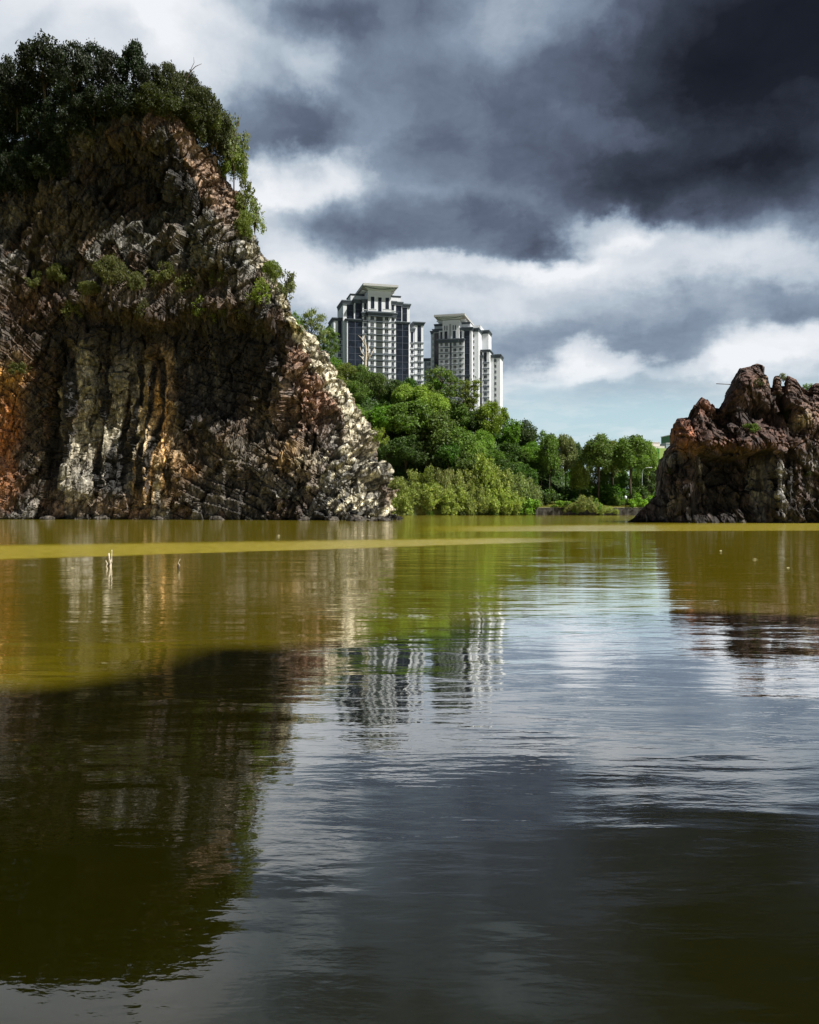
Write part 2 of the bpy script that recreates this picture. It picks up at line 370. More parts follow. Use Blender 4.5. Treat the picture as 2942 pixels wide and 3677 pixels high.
ROCK = rock_mat('fractured_rock')

# ------------------------------------------------------------------ the big cliff
SIL = [(1100, 829), (1090, 827), (1060, 822), (1040, 823), (1010, 815), (980, 806), (940, 790), (900, 771), (850, 746), (790, 706), (740, 674), (700, 646), (650, 615), (600, 600), (560, 573), (520, 541), (480, 524), (420, 500), (370, 474), (320, 444), (285, 408), (255, 385), (230, 345), (205, 300), (185, 250), (160, 150), (120, 0), (60, -200)]
KNE = [(1100, 745), (1000, 712), (900, 668), (800, 630), (700, 594), (640, 588), (600, 565), (550, 515), (450, 446), (380, 404), (300, 372), (255, 345), (205, 260), (160, 100), (120, -60), (60, -260)]
sY = np.array([a for a, b in SIL][::-1]); sX = np.array([b for a, b in SIL][::-1])
kY = np.array([a for a, b in KNE][::-1]); kX = np.array([b for a, b in KNE][::-1])
def disp_of(x, y, z): return (x*F/y+HX)/DS, (HY-(z-CH)*F/y)/DS
def face_relief(xd, yd):
    """how far the face comes forward (metres, + = towards the lake) at reading coordinates"""
    r = np.zeros_like(xd)
    # ledge at 560-650 with the overhang under it
    led = 655+22*np.sin(xd*.013)+np.interp(xd, [0, 150, 330, 420, 520, 600], [-10, -40, 45, 20, -5, 0])
    inx = smooth01(90, 200, xd)*(1-smooth01(598, 640, xd))
    r += inx*(3.0*smooth01(led-95, led-12, yd)*(1-smooth01(led-4, led+26, yd)))       # nose of the ledge
    r -= inx*2.3*smooth01(led-2, led+45, yd)*(1-smooth01(850, 1010, yd))*smooth01(130, 330, xd)  # alcove
    r -= 2.0*gauss(xd, yd, 470, 800, 100, 130)
    r += 1.2*smooth01(900, 1080, yd)
    # diagonal rib running down right from the alcove
    r += 2.0*gauss(xd, yd, 430, 900, 190, 22, 38)
    r += 1.6*gauss(xd, yd, 600, 960, 170, 26, 22)
    # vertical buttresses in the lower left
    wv = smooth01(650, 760, yd)*(1-smooth01(1000, 1085, yd))*smooth01(90, 150, xd)*(1-smooth01(350, 420, xd))
    r += wv*(.6*np.sin((xd-20*np.sin(yd*.012))*2*math.pi/74)+.35*np.sin(xd*2*math.pi/31+1.3))
    r += 2.6*gauss(xd, yd, 320, 930, 46, 90)+1.6*gauss(xd, yd, 165, 900, 34, 160)
    r -= 2.6*gauss(xd, yd, 118, 880, 16, 220, 5)                    # deep dark cleft
    r += 2.4*gauss(xd, yd, 20, 830, 80, 190)
    # upper dark hollow: leans outwards at its top, so it stays in shade
    r -= 3.0*gauss(xd, yd, 300, 400, 130, 90)
    r += 3.2*gauss(xd, yd, 270, 275, 200, 45)*1.0
    r += 1.6*gauss(xd, yd, 470, 500, 70, 60)
    r -= 6*smooth01(560, 430, yd)*(1-smooth01(0, 160, xd)*1.)*.5
    # above the lip the slope lies back under the trees
    lip = np.interp(xd, [-300, 0, 90, 180, 260, 370], [430, 420, 400, 320, 280, 262])
    r -= np.clip(lip-yd, 0, 400)/23.*1.05
    return r
nz = 430
zs = np.linspace(-1.6, 66, nz)
nF, nS, nB = 560, 90, 60
rowsV = []; UV = []
for z in zs:
    yk = 131.
    for _ in range(4):
        Yd = (HY-(z-CH)*F/yk)/DS; xk = (np.interp(Yd, kY, kX)*DS-HX)/F*yk
        yk = 127.2-.245*(xk+2.6)-float(face_relief(np.array([np.interp(Yd, kY, kX)]), np.array([Yd]))[0])*.6
    ys = yk+6
    for _ in range(4):
        Yd = (HY-(z-CH)*F/ys)/DS; xs = (np.interp(Yd, sY, sX)*DS-HX)/F*ys; ys = yk+max(1.5, (xs-xk)*.95)
    q = np.linspace(0, 1, nF)**.8; xf = -112+(xk+112)*q
    yb = 127.2-.245*(xf+2.6)
    xdd, ydd = disp_of(xf, yb, np.full_like(xf, z))
    rel = face_relief(xdd, ydd); yf = yb-rel
    blend = smooth01(xk-7, xk, xf); yf = yf*(1-blend)+yk*blend
    s = np.linspace(0, 1, nS+1)[1:]; xS = xk+(xs-xk)*s; yS = yk+(ys-yk)*s**1.15
    b = np.linspace(0, 1, nB+1)[1:]; xB = xs+(-112-xs)*b**1.6-3*np.sin(b*math.pi)*0; yB = ys+4*b**.5+70*b
    xr = np.concatenate([xf, xS, xB]); yr = np.concatenate([yf, yS, yB])
    rowsV.append(np.stack([xr, yr, np.full_like(xr, z)], 1))
    zone = np.concatenate([np.zeros(nF), s, np.full(nB, 2.)]); UV.append(zone)
V = np.concatenate(rowsV); Z = np.concatenate(UV); nc = nF+nS+nB
nrm = -grid_normals(V, nz, nc)
if nrm[nF//2*1+nc*100][1] > 0: nrm = -nrm
XD, YD = disp_of(V[:, 0], V[:, 1], V[:, 2])
slab = (Z > .0) & (Z < 1.5)
big, c0, e0 = facets(V, 6.5, 11, (20, -35, 10), (1, 1, 1.5), .5)
b1, c1, e1 = facets(V, 2.9, 12, (15, -30, 25), (.8, 1.1, 1.9), .45)
b2, c2, e2 = facets(V, 1.25, 13, (10, -42, 15), (.6, 1.2, 2.1), .42)
b3, c3, e3 = facets(V, .62, 14, (0, -36, 30), (.6, 1.2, 2.3), .42)
rugged = np.clip(.68+.75*gauss(XD, YD, 690, 900, 160, 200)+.5*gauss(XD, YD, 430, 540, 200, 110)+.4*smooth01(560, 700, XD)+.3*gauss(XD, YD, 230, 420, 300, 130), 0, 1.35)
smoothcol = 1-.35*gauss(XD, YD, 320, 900, 50, 110)
dsp = (big*.11+b1*.28*rugged+b2*.33*rugged+b3*.22*np.clip(rugged, .4, 1.2))*smoothcol
dsp -= .22*(e1 < .05)*rugged+.12*(e2 < .06)*rugged
dsp += vnoise(V, 12, 4, 3)*.7
back = Z > 1.5
dsp = np.where(back, dsp*.5, dsp)
dsp *= 1-.5*smooth01(.35, .6, Z)*(Z < 1.5)*smooth01(640, 700, YD)*(1-smooth01(890, 940, YD))
# dipping strata: long fractures running down to the right
reg_s = smooth01(330, 440, XD)*smooth01(760, 860, YD)+.6*gauss(XD, YD, 60, 700, 120, 200)+.35
ang = R(-34); al = V[:, 0]*math.cos(ang)+V[:, 2]*math.sin(ang); ac = -V[:, 0]*math.sin(ang)+V[:, 2]*math.cos(ang)+1.6*np.sin(al*.09)
sn = vnoise(np.stack([al*.10, ac*.9, V[:, 1]*.05], 1), 1.3, 71, 2, .6); strat = np.exp(-(sn/.045)**2)*np.clip(reg_s, 0, 1)*(Z < .5)
saw = ((ac/2.3+vnoise(np.stack([al*.1, ac*.1, ac*0], 1), 1., 72)*1.2) % 1.); dsp += (saw-.5)*.55*np.clip(reg_s, 0, 1)*(Z < 1.)-strat*.28
low = np.clip((V[:, 2]+1.6)/2, .25, 1)
Vd = V+nrm*(dsp*low)[:, None]
# stone colours; near-black dabs are dark stain plus painted shade in overhang and hollows
def mixc(c, col, k): return c*(1-k[:, None])+np.array(col)*k[:, None]
c = np.tile(np.array((.058, .051, .043)), (len(V), 1))
tone = (.3+1.3*c2**1.6)*(.6+.8*c1)*(.6+.8*c3)*.9; c = c*tone[:, None]
c = mixc(c, (.16, .155, .14), np.clip((c1 > .72)*.5+(c3 > .8)*.35, 0, .8))
c = mixc(c, (.15, .075, .035), (c1 < .25)*.45)
wob = vnoise(V, 5, 21, 3)
fw = 1-smooth01(0, .3, Z)
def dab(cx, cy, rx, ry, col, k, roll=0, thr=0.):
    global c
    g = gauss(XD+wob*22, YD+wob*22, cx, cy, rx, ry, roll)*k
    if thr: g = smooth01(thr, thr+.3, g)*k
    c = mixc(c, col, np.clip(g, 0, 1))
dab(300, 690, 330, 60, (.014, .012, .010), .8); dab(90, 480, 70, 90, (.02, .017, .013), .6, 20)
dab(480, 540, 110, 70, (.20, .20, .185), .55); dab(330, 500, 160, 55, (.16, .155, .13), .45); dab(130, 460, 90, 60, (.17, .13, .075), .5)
dab(290, 375, 200, 100, (.012, .011, .011), .95); dab(300, 320, 160, 50, (.04, .033, .026), .6); dab(90, 560, 90, 60, (.03, .026, .02), .5)  # first dab paints the upper hollow's shade into the colour
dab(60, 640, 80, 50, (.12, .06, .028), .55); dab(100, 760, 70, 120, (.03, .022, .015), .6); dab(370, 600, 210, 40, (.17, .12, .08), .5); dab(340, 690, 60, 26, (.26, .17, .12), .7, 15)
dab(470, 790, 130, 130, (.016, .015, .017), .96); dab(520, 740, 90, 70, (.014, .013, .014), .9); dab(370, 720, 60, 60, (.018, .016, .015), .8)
dab(200, 690, 90, 40, (.03, .025, .02), .7)
dab(12, 910, 28, 120, (.33, .12, .03), .8, 8); dab(15, 800, 34, 44, (.42, .23, .06), .7); dab(85, 930, 34, 110, (.09, .06, .03), .5); dab(70, 850, 22, 160, (.02, .016, .012), .6, 12)
dab(430, 960, 120, 60, (.11, .075, .035), .6); dab(610, 962, 44, 32, (.42, .22, .035), .95, 12); dab(640, 968, 26, 16, (.45, .38, .2), .8); dab(560, 870, 40, 40, (.13, .11, .07), .5)
dab(400, 985, 22, 18, (.36, .17, .04), .7); dab(330, 965, 36, 22, (.33, .17, .06), .8); dab(690, 830, 60, 50, (.26, .15, .10), .8, 35); dab(650, 750, 30, 40, (.28, .17, .11), .8, 60)
dab(710, 1000, 110, 80, (.17, .165, .15), .45); dab(660, 1075, 180, 30, (.05, .05, .05), .5); dab(640, 960, 140, 70, (.13, .125, .115), .4); dab(480, 1000, 120, 60, (.10, .09, .075), .4)
dab(250, 1060, 70, 30, (.20, .12, .06), .6); dab(150, 1050, 60, 35, (.25, .17, .11), .6); dab(440, 1040, 120, 40, (.06, .048, .035), .6)
# vertical water streaks on the buttresses
Q = np.stack([V[:, 0], V[:, 1]*0, V[:, 2]*.055], 1)
Q[:, 0] += .9*np.sin(V[:, 2]*.23)
st = vnoise(Q, 1.05, 31, 3, .6); st2 = vnoise(Q+50, 2.6, 32, 2, .5)
reg = smooth01(690, 780, YD+wob*20)*(1-smooth01(1020, 1085, YD))*smooth01(115, 150, XD)*(1-smooth01(345, 385, XD))*fw
c = mixc(c, (.25, .225, .165), reg*smooth01(-.02, .16, st)*.9)
c = mixc(c, (.44, .26, .10), reg*smooth01(.12, .3, st2)*.7*smooth01(240, 290, XD))
dab(322, 880, 30, 100, (.42, .27, .11), .9, -6); dab(300, 930, 26, 60, (.42, .38, .28), .6); dab(338, 900, 12, 70, (.45, .22, .06), .7); dab(170, 1010, 45, 50, (.19, .18, .16), .7); dab(250, 1015, 24, 34, (.22, .22, .21), .8)
c = mixc(c, (.012, .011, .010), reg*smooth01(.0, .14, -st)*.97)
reg2 = smooth01(640, 700, YD)*(1-smooth01(900, 1000, YD))*smooth01(360, 420, XD)*(1-smooth01(600, 640, XD))*fw
c = mixc(c, (.09, .08, .06), reg2*smooth01(.12, .35, st)*.6)
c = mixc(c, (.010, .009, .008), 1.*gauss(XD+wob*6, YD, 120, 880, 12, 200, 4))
dab(330, 705, 150, 34, (.012, .011, .010), .9); dab(230, 760, 26, 60, (.014, .012, .010), .7); dab(395, 880, 18, 120, (.012, .010, .009), .8, -14)  # first dab paints shade under the ledge into the stone colour
# pale slab on the sunlit flank
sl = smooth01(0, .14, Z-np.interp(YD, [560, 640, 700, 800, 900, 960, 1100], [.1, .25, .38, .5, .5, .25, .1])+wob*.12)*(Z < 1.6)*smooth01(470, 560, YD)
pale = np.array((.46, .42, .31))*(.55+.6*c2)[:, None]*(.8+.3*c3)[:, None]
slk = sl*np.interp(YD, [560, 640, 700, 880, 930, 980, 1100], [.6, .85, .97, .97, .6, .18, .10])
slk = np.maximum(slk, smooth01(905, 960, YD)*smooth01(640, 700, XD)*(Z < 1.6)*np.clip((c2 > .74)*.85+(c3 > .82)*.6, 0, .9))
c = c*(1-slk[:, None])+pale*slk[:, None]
top = (Z > .0)*(Z < 1.6)*(1-smooth01(430, 520, YD)); c = mixc(c, (.24, .155, .10), top*(.4+.5*c2))
zn = smooth01(0, .12, Z)*0
jz = gauss(XD, YD, 680, 845, 62, 70, 40)*fw; c = c*(1-(jz*.8)[:, None])+(np.array((.27, .155, .105))*(.45+1.1*c2)[:, None])*(jz*.8)[:, None]
cr = np.clip(1-(e1 < .035)*.4-(e2 < .05)*.35, .25, 1); c = c*cr[:, None]
c = mixc(c, (.012, .010, .009), strat*.75)
wet = (1-smooth01(.1, 1.1, V[:, 2]))*.75; c = mixc(c, (.012, .011, .009), wet)
soil = smooth01(20, 60, np.interp(XD, [-300, 0, 90, 180, 260, 370], [430, 420, 400, 320, 280, 262])-YD); c = mixc(c, (.03, .035, .015), soil)
fc = grid_faces(nz, nc)
# close the top
topi = (nz-1)*nc+np.arange(nc)
Vall = np.concatenate([Vd, [Vd[topi].mean(0)+np.array((0, 0, 1.))]]); Call = np.concatenate([c, [[.03, .035, .015]]])
cap = np.stack([topi[:-1], topi[1:], np.full(nc-1, len(Vd)), np.full(nc-1, len(Vd))], 1)
capo = np.stack([topi[:-1], topi[1:], np.full(nc-1, len(Vd))], 1)
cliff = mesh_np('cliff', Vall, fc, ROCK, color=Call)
cme = cliff.data
import bmesh
bm = bmesh.new(); bm.from_mesh(cme); bm.verts.ensure_lookup_table()
for a, b_, d_ in capo:
    try: bm.faces.new((bm.verts[int(a)], bm.verts[int(b_)], bm.verts[int(d_)]))
    except ValueError: pass
bmesh.ops.recalc_face_normals(bm, faces=bm.faces) if False else None
bm.to_mesh(cme); bm.free()
tag(cliff, 'huge dark fractured rock cliff with white and orange streaks rising from the lake', 'cliff')
CL_G = Vd.reshape(nz, nc, 3)
def cliff_at(xd, yd):      # surface point of the cliff seen at reading coordinates
    X, Y = disp_of(Vd[:, 0], Vd[:, 1], Vd[:, 2]); m = (Z < 1.2)
    d = (X-xd)**2+(Y-yd)**2; d = np.where(m, d, 1e9); i = np.argsort(d)[:6]; i = i[np.argmin(Vd[i, 1])]
    return Vector(Vd[i])
CLX, CLY = disp_of(Vd[:, 0], Vd[:, 1], Vd[:, 2])
def cliff_at(xd, yd):
    d = (CLX-xd)**2+(CLY-yd)**2+np.where(Z < 1.2, 0, 1e9)
    i = int(np.argmin(d)); return Vector(Vd[i])

# ------------------------------------------------------------------ the rock on the right
def z4(x, y): return ((2200+x*.43014)/DS, (1250+y*.43014)/DS)
PR = [(205, 1470), (235, 1452), (285, 1420), (325, 1370), (365, 1225), (385, 1120), (400, 1000), (420, 880), (455, 835), (495, 800), (512, 790), (520, 660), (538, 590), (600, 588), (625, 590), (680, 495), (742, 412), (790, 455), (850, 490), (905, 508), (940, 430), (970, 340), (1010, 250), (1055, 180), (1100, 170), (1150, 160), (1200, 142), (1240, 150), (1242, 225), (1275, 235), (1310, 330), (1335, 335), (1350, 240), (1372, 240), (1395, 325), (1432, 325), (1455, 235), (1530, 268), (1560, 325), (1620, 365), (1660, 320), (1690, 305), (1780, 300), (1850, 420), (1950, 330), (2100, 500), (2400, 300), (2900, 700), (3400, 1460)]
DR = 113.
px_ = []; pz_ = []
for a, b in PR:
    X, Y = z4(a, b); x, _, z = P(X, Y, DR if b < 1300 else 107.); px_.append(x); pz_.append(max(z, -1.))
px_ = np.array(px_); pz_ = np.array(pz_); px_ = np.maximum.accumulate(px_+np.arange(len(px_))*1e-4)
ncx, nv = 640, 420
seg = np.concatenate([[0], np.cumsum(np.hypot(np.diff(px_), np.diff(pz_)*.5))]); xs_end = np.interp(74, px_, seg)
tcol = np.concatenate([np.linspace(0, xs_end*.72, 520), np.linspace(xs_end*.72, seg[-1], 121)[1:]])
cxs = np.interp(tcol, seg, px_); czt = np.interp(tcol, seg, pz_)
ncx = len(cxs)
v = np.linspace(0, 1, nv); CX, VV = np.meshgrid(cxs, v); ZT = np.tile(czt, (nv, 1))
phi = VV*math.pi; cc = np.cos(phi); ss = np.sin(phi)
Wd = np.clip((cxs-cxs[0])*.9, .3, 9.)[None, :]*np.ones_like(CX)
yc = 113.-.0*(CX); zz = -1.2+(ZT+1.2)*np.sign(ss)*np.abs(ss)**.8
yy = yc-np.sign(cc)*Wd*np.abs(cc)**.85*(.62+.38*np.clip(ZT/20, 0, 1))
CXs = CX+(yy-yc)*(.14+.30*smooth01(20, 60, CX))
VR = np.stack([CXs.ravel(), yy.ravel(), zz.ravel()], 1)
nR = grid_normals(VR, nv, ncx)
if nR[ncx*60+300][1] > 0: nR = -nR
XR, YR = disp_of(VR[:, 0], VR[:, 1], VR[:, 2])
ZX = (XR*DS-2200)/.43014; ZY = (YR*DS-1250)/.43014
frontm = (VV.ravel() < .52)
rel = np.zeros(len(VR))
led = 860+30*np.sin(ZX*.008)
rel -= 3.2*smooth01(led, led+50, ZY)*smooth01(640, 850, ZX)*(1-smooth01(1250, 1350, ZX))*(1-.6*smooth01(1300, 1460, ZY))
rel += 1.3*gauss(ZX, ZY, 900, 800, 500, 70, 2)
rel -= 2.2*gauss(ZX, ZY, 1250, 560, 160, 90, 20)
rel += 1.6*gauss(ZX, ZY, 620, 760, 90, 110); rel += 1.4*gauss(ZX, ZY, 1080, 330, 70, 120, 15); rel += 1.5*gauss(ZX, ZY, 1560, 560, 150, 120, 35)
rel -= 1.5*gauss(ZX, ZY, 880, 560, 50, 90, 0); rel += 1.5*gauss(ZX, ZY, 450, 1250, 90, 180)
rel -= 1.8*gauss(ZX, ZY, 1430, 520, 26, 160, -25)
nrel = nR.copy()
a0, k0, f0 = facets(VR, 5.0, 41, (10, 40, 20), (1, 1, 1.6), .5)
a1, k1, f1 = facets(VR, 2.3, 42, (15, 35, 5), (1, 1, 1.7), .55)
a2, k2, f2 = facets(VR, 1.0, 43, (5, 30, 25), (.9, 1, 1.8), .6)
a3, k3, f3 = facets(VR, .5, 44, (0, 35, 15), (.9, 1, 1.8), .6)
dR = (a0*.09+a1*.17+a2*.22+a3*.22)-.15*(f1 < .05)-.08*(f2 < .05)+vnoise(VR, 6, 46, 3)*.2
dR *= np.clip((ZT.ravel()+.8)/4, .12, 1)*np.clip((VR[:, 2]+1.6)/2, .3, 1)
topz = np.clip(1.25-np.abs(VV.ravel()-.5)/.09, 0, 1)
nsq = np.clip(1-np.abs(VV.ravel()-.5)/.3, 0, 1)[:, None]*np.array((.75, 0, .75)); VRd = VR+nR*(1-nsq)*(dR*(1-.6*topz))[:, None]; VRd[:, 1] -= rel*frontm
c = np.tile(np.array((.060, .040, .034)), (len(VR), 1))*((.35+1.2*k2**1.4)*(.6+.8*k1)*(.65+.7*k3))[:, None]
wob = vnoise(VR, 3, 51, 3)
XD, YD = ZX, ZY
wob = wob*3
up = 1-smooth01(780, 900, ZY)
c = mixc(c, (.12, .062, .045), up*(.2+.5*(k1 > .55)))
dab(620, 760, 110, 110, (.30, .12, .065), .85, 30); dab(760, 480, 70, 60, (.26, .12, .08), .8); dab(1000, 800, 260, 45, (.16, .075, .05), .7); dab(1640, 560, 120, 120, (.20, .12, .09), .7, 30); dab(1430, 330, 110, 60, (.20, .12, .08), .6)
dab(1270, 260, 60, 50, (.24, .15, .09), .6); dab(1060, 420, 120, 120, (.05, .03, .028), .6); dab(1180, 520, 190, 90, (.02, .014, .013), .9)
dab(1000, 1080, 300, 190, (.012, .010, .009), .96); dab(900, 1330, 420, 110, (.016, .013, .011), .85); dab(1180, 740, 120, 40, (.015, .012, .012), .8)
dab(470, 930, 90, 70, (.22, .22, .21), .75); dab(1380, 1080, 90, 140, (.18, .175, .16), .85); dab(1400, 1220, 110, 50, (.3, .3, .29), .6); dab(1640, 820, 60, 130, (.12, .115, .11), .6, 10); dab(800, 1000, 30, 60, (.4, .37, .31), .7, -25); dab(450, 1250, 110, 130, (.13, .125, .12), .6); dab(450, 1420, 70, 26, (.22, .2, .18), .6)
dab(1570, 600, 60, 90, (.23, .20, .12), .6, 30)
Q = np.stack([VR[:, 0], VR[:, 1]*0, VR[:, 2]*.08], 1); st = vnoise(Q, 1.1, 33, 3, .6)
c = mixc(c, (.30, .29, .27), smooth01(.18, .4, st)*smooth01(900, 1000, ZY)*.45); c = mixc(c, (.01, .009, .008), smooth01(.15, .4, -st)*smooth01(860, 960, ZY)*.8)
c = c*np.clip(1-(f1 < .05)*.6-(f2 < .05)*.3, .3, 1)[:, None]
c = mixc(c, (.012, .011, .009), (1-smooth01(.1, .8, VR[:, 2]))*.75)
c = c*.8
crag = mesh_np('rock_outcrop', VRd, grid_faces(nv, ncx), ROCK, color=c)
tag(crag, 'jagged reddish black rock outcrop in the water at the right', 'rock')
RX_, RY_ = disp_of(VRd[:, 0], VRd[:, 1], VRd[:, 2]); RX_ = (RX_*DS-2200)/.43014; RY_ = (RY_*DS-1250)/.43014
def crag_at(a, b, front=True):
    d = (RX_-a)**2+(RY_-b)**2+np.where(frontm, 0, 1e9); i = int(np.argmin(d)); return Vector(VRd[i])

# fallen blocks at the water line
BLK = []
for i, (xd, yd, s_) in enumerate(((806, 1097, .9), (786, 1097, .8), (748, 1097, 1.2), (700, 1096, .8), (640, 1096, .9), (560, 1095, .7), (455, 1095, .9), (330, 1095, .8), (210, 1094, 1.1), (96, 1094, .9), (1400, 1099, .8), (1440, 1100, .9), (1560, 1101, .8), (1660, 1101, 1.0))):
    d = CH*F/(yd*DS-HY); x = (xd*DS-HX)/F*d
    bmb = bmesh.new(); bmesh.ops.create_icosphere(bmb, subdivisions=3, radius=1); bv = np.array([v.co[:] for v in bmb.verts]); bf = np.array([[v.index for v in f.verts] for f in bmb.faces]); bmb.free()
    q = bv+i*7.3; f_, cc_, ee_ = facets(q, .9, 60+i, (20*i, 30, 10), (1, 1, 1), .5); bv = bv*(1+.22*f_+.1*vnoise(q, .7, 3))[:, None]*np.array((1.3, .9, .62))*s_
    o = mesh_np('boulder', bv, bf, ROCK, color=np.tile(np.array((.05, .043, .035)), (len(bv), 1))*(.5+cc_)[:, None]*np.clip((bv[:, 2:3]+.25)*3, .15, 1)); o.location = (x, d+.5, .05); o.rotation_euler[2] = i*1.1
    side = 'cliff' if i < 10 else 'rock outcrop'; oo = ['nearest the cliff tip', 'second from the cliff tip', 'third from the cliff tip', 'fourth from the cliff tip', 'fifth from the cliff tip', 'sixth from the cliff tip', 'seventh from the cliff tip', 'eighth from the cliff tip', 'ninth from the cliff tip', 'farthest from the cliff tip', 'leftmost', 'second from the left', 'third from the left', 'rightmost'][i]
    tag(o, 'fallen block at the water line of the %s, %s' % (side, oo), 'boulder', 'fallen blocks at the water line')
# ------------------------------------------------------------------ residential towers
WHITE = simple_mat('white_painted_wall', (.64, .66, .69), .7, .3, .05, .12)
GREYW = simple_mat('grey_painted_wall', (.30, .33, .33), .7, .3, .05, .12)
CORN = simple_mat('blue_grey_cornice', (.085, .105, .125), .6, .4, .08, .3)
ROOFM = simple_mat('roof_underside', (.42, .37, .33), .7, .3, .08, .3)
ORR = (.8, 1.2)
def glass_mat(name, col, rough=.15):
    m, t, out = new_mat(name)
    g = t.new('ShaderNodeTexCoord').outputs['Object']
    v = t.new('ShaderNodeTexVoronoi', {'Vector': t.mapping(g, sc=(.5, .5, .34)), 'Scale': 1.}, distance='CHEBYCHEV')
    k = t.maprange(t.new('ShaderNodeSeparateColor', {0: v.outputs['Color']}).outputs[0], 0, 1, .55, 1.5)
    k = t.math('MULTIPLY', k, t.maprange(t.new('ShaderNodeObjectInfo').outputs['Random'], 0, 1, *ORR))
    c = t.vmath('SCALE', t.new('ShaderNodeRGB').outputs[0], sc=k); t.n['RGB'].outputs[0].default_value = (*col, 1)
    b = t.new('ShaderNodeBsdfPrincipled', {'Base Color': c, 'Roughness': rough, 'Specular IOR Level': .5})
    t.l.new(b.outputs[0], out.inputs[0]); return m
DGLASS = glass_mat('dark_blue_glazing', (.015, .020, .030))
ORR = (.3, 2.4); WGLASS = glass_mat('window_glazing', (.035, .04, .048)); MULL = simple_mat('mullion', (.07, .08, .11), .5)
class BoxSet:
    def __init__(s): s.v = []; s.f = []
    def box(s, x0, x1, y0, y1, z0, z1):
        k = len(s.v); s.v += [(x, y, z) for z in (z0, z1) for (x, y) in ((x0, y0), (x1, y0), (x1, y1), (x0, y1))]
        s.f += [tuple(k+i for i in q) for q in ((3, 2, 1, 0), (4, 5, 6, 7), (0, 1, 5, 4), (1, 2, 6, 5), (2, 3, 7, 6), (3, 0, 4, 7))]
        return s
    def build(s, name, mat, parent=None): return mesh_np(name, s.v, s.f, mat, parent)
class Tower:
    def __init__(s, name, xc, d, yaw, zf, label):
        s.O = np.array(((xc-HX)/F*d, d)); s.a = R(yaw); s.zf = zf
        s.root = tag(empty(name, (s.O[0], s.O[1], 0), s.a), label, 'apartment tower', 'apartment towers on the hill')
        s.ex = np.array((math.cos(s.a), math.sin(s.a))); s.ey = np.array((-math.sin(s.a), math.cos(s.a)))
    def loc(s, a, b, D):
        X, Y = s.zf(a, b); r = np.array(((X-HX)/F, 1.)); t = (D+s.O@s.ey)/(r@s.ey)
        return float((t*r-s.O)@s.ex), CH+(HY-Y)/F*t
    def rect(s, x0, x1, y0, y1, D):
        xm = (x0+x1)/2; ym = (y0+y1)/2
        a = s.loc(x0, ym, D)[0]; b = s.loc(x1, ym, D)[0]; zt = s.loc(xm, y0, D)[1]; zb = s.loc(xm, y1, D)[1] if y1 < 9000 else -1.
        return a, b, zb, zt
    def box(s, name, mat, x0, x1, y0, y1, D, depth, grow=0.):
        a, b, zb, zt = s.rect(x0, x1, y0, y1, D)
        return BoxSet().box(a-grow, b+grow, D-grow, D+depth, zb, zt).build(name, mat, s.root)
    def cornice(s, x0, x1, y0, y1, D, depth=8, out=.7):
        a, b, zb, zt = s.rect(x0, x1, y0, y1, D); B = BoxSet(); h = zt-zb
        for i, (f0, f1, o) in enumerate(((0, .3, .25), (.3, .38, .0), (.38, .64, .6), (.64, .72, .1), (.72, 1, 1))):
            B.box(a-out*o, b+out*o, D-out*o-.02, D+depth, zb+h*f0, zb+h*f1)
        return B.build('cornice', CORN, s.root)
    def wall(s, x0, x1, y0, D, depth=12, y1=9999, mat=None): return s.box('wall_block', mat or WHITE, x0, x1, y0, y1, D, depth)
    def glazing(s, x0, x1, y0, y1, D, rows=0, cols=0, proud=.12, floor=None):
        a, b, zb, zt = s.rect(x0, x1, y0, y1, D)
        g = BoxSet().box(a, b, D-proud, D+.3, zb, zt).build('glazing_strip', DGLASS, s.root)
        B = BoxSet(); z = zt-(floor or 2.9)
        while z > zb+1 and z > 20: B.box(a, b, D-proud-.08, D-proud+.02, z, z+.16); z -= floor or 2.9
        for i in range(cols): x = a+(b-a)*(i+1)/(cols+1); B.box(x-.12, x+.12, D-proud-.10, D-proud+.02, zb, zt)
        if B.v: B.build('glazing_lattice', MULL, g)
        return g
    def window(s, xc, yc, w, h, D):
        a, b, zb, zt = s.rect(xc-w/2, xc+w/2, yc-h/2, yc+h/2, D)
        o = BoxSet().box(a, b, D-.06, D+.1, zb, zt).build('window', WGLASS, s.root)
        B = BoxSet(); xm = (a+b)/2; B.box(xm-.05, xm+.05, D-.12, D-.05, zb, zt); B.box(a-.12, b+.12, D-.22, D-.06, zb-.18, zb)
        B.build('sill', MULL if w < 40 else GREYW, o); return o
    def band(s, x0, x1, y0, y1, D, depth=.6):
        a, b, zb, zt = s.rect(x0, x1, y0, y1, D)
        return BoxSet().box(a-.1, b+.1, D-.35, D+depth, zb, zt).build('floor_band', CORN, s.root)
    def roof(s, fb, ft, back, rimh=1.0):
        """flared roof: front bottom edge and front top edge given in image points, then run back"""
        (b0, b1), (t0, t1), D = fb, ft, 0
        x0, z0 = s.loc(*b0, 0.2); x1, _ = s.loc(*b1, 0.2); X0, Z1 = s.loc(*t0, -3.0); X1, _ = s.loc(*t1, -3.0)
        zb = z0; zt = Z1; o = 3.4
        v = [(x0, .2, zb), (x1, .2, zb), (x1, back, zb), (x0, back, zb), (X0, -3., zt-rimh), (X1, -3., zt-rimh), (X1, back+o, zt-rimh), (X0, back+o, zt-rimh)]
        f = [(3, 2, 1, 0), (0, 1, 5, 4), (2, 3, 7, 6)]
        soff = mesh_np('roof', v, f, WHITE, s.root)
        mesh_np('soffit', v, [(1, 2, 6, 5), (3, 0, 4, 7)], ROOFM, soff)
        B = BoxSet(); B.box(X0-.15, X1+.15, -3.15, back+o+.15, zt-rimh+.003, zt); B.build('roof_rim', simple_mat('roof_rim_paint', (.42, .42, .41), .6), soff)
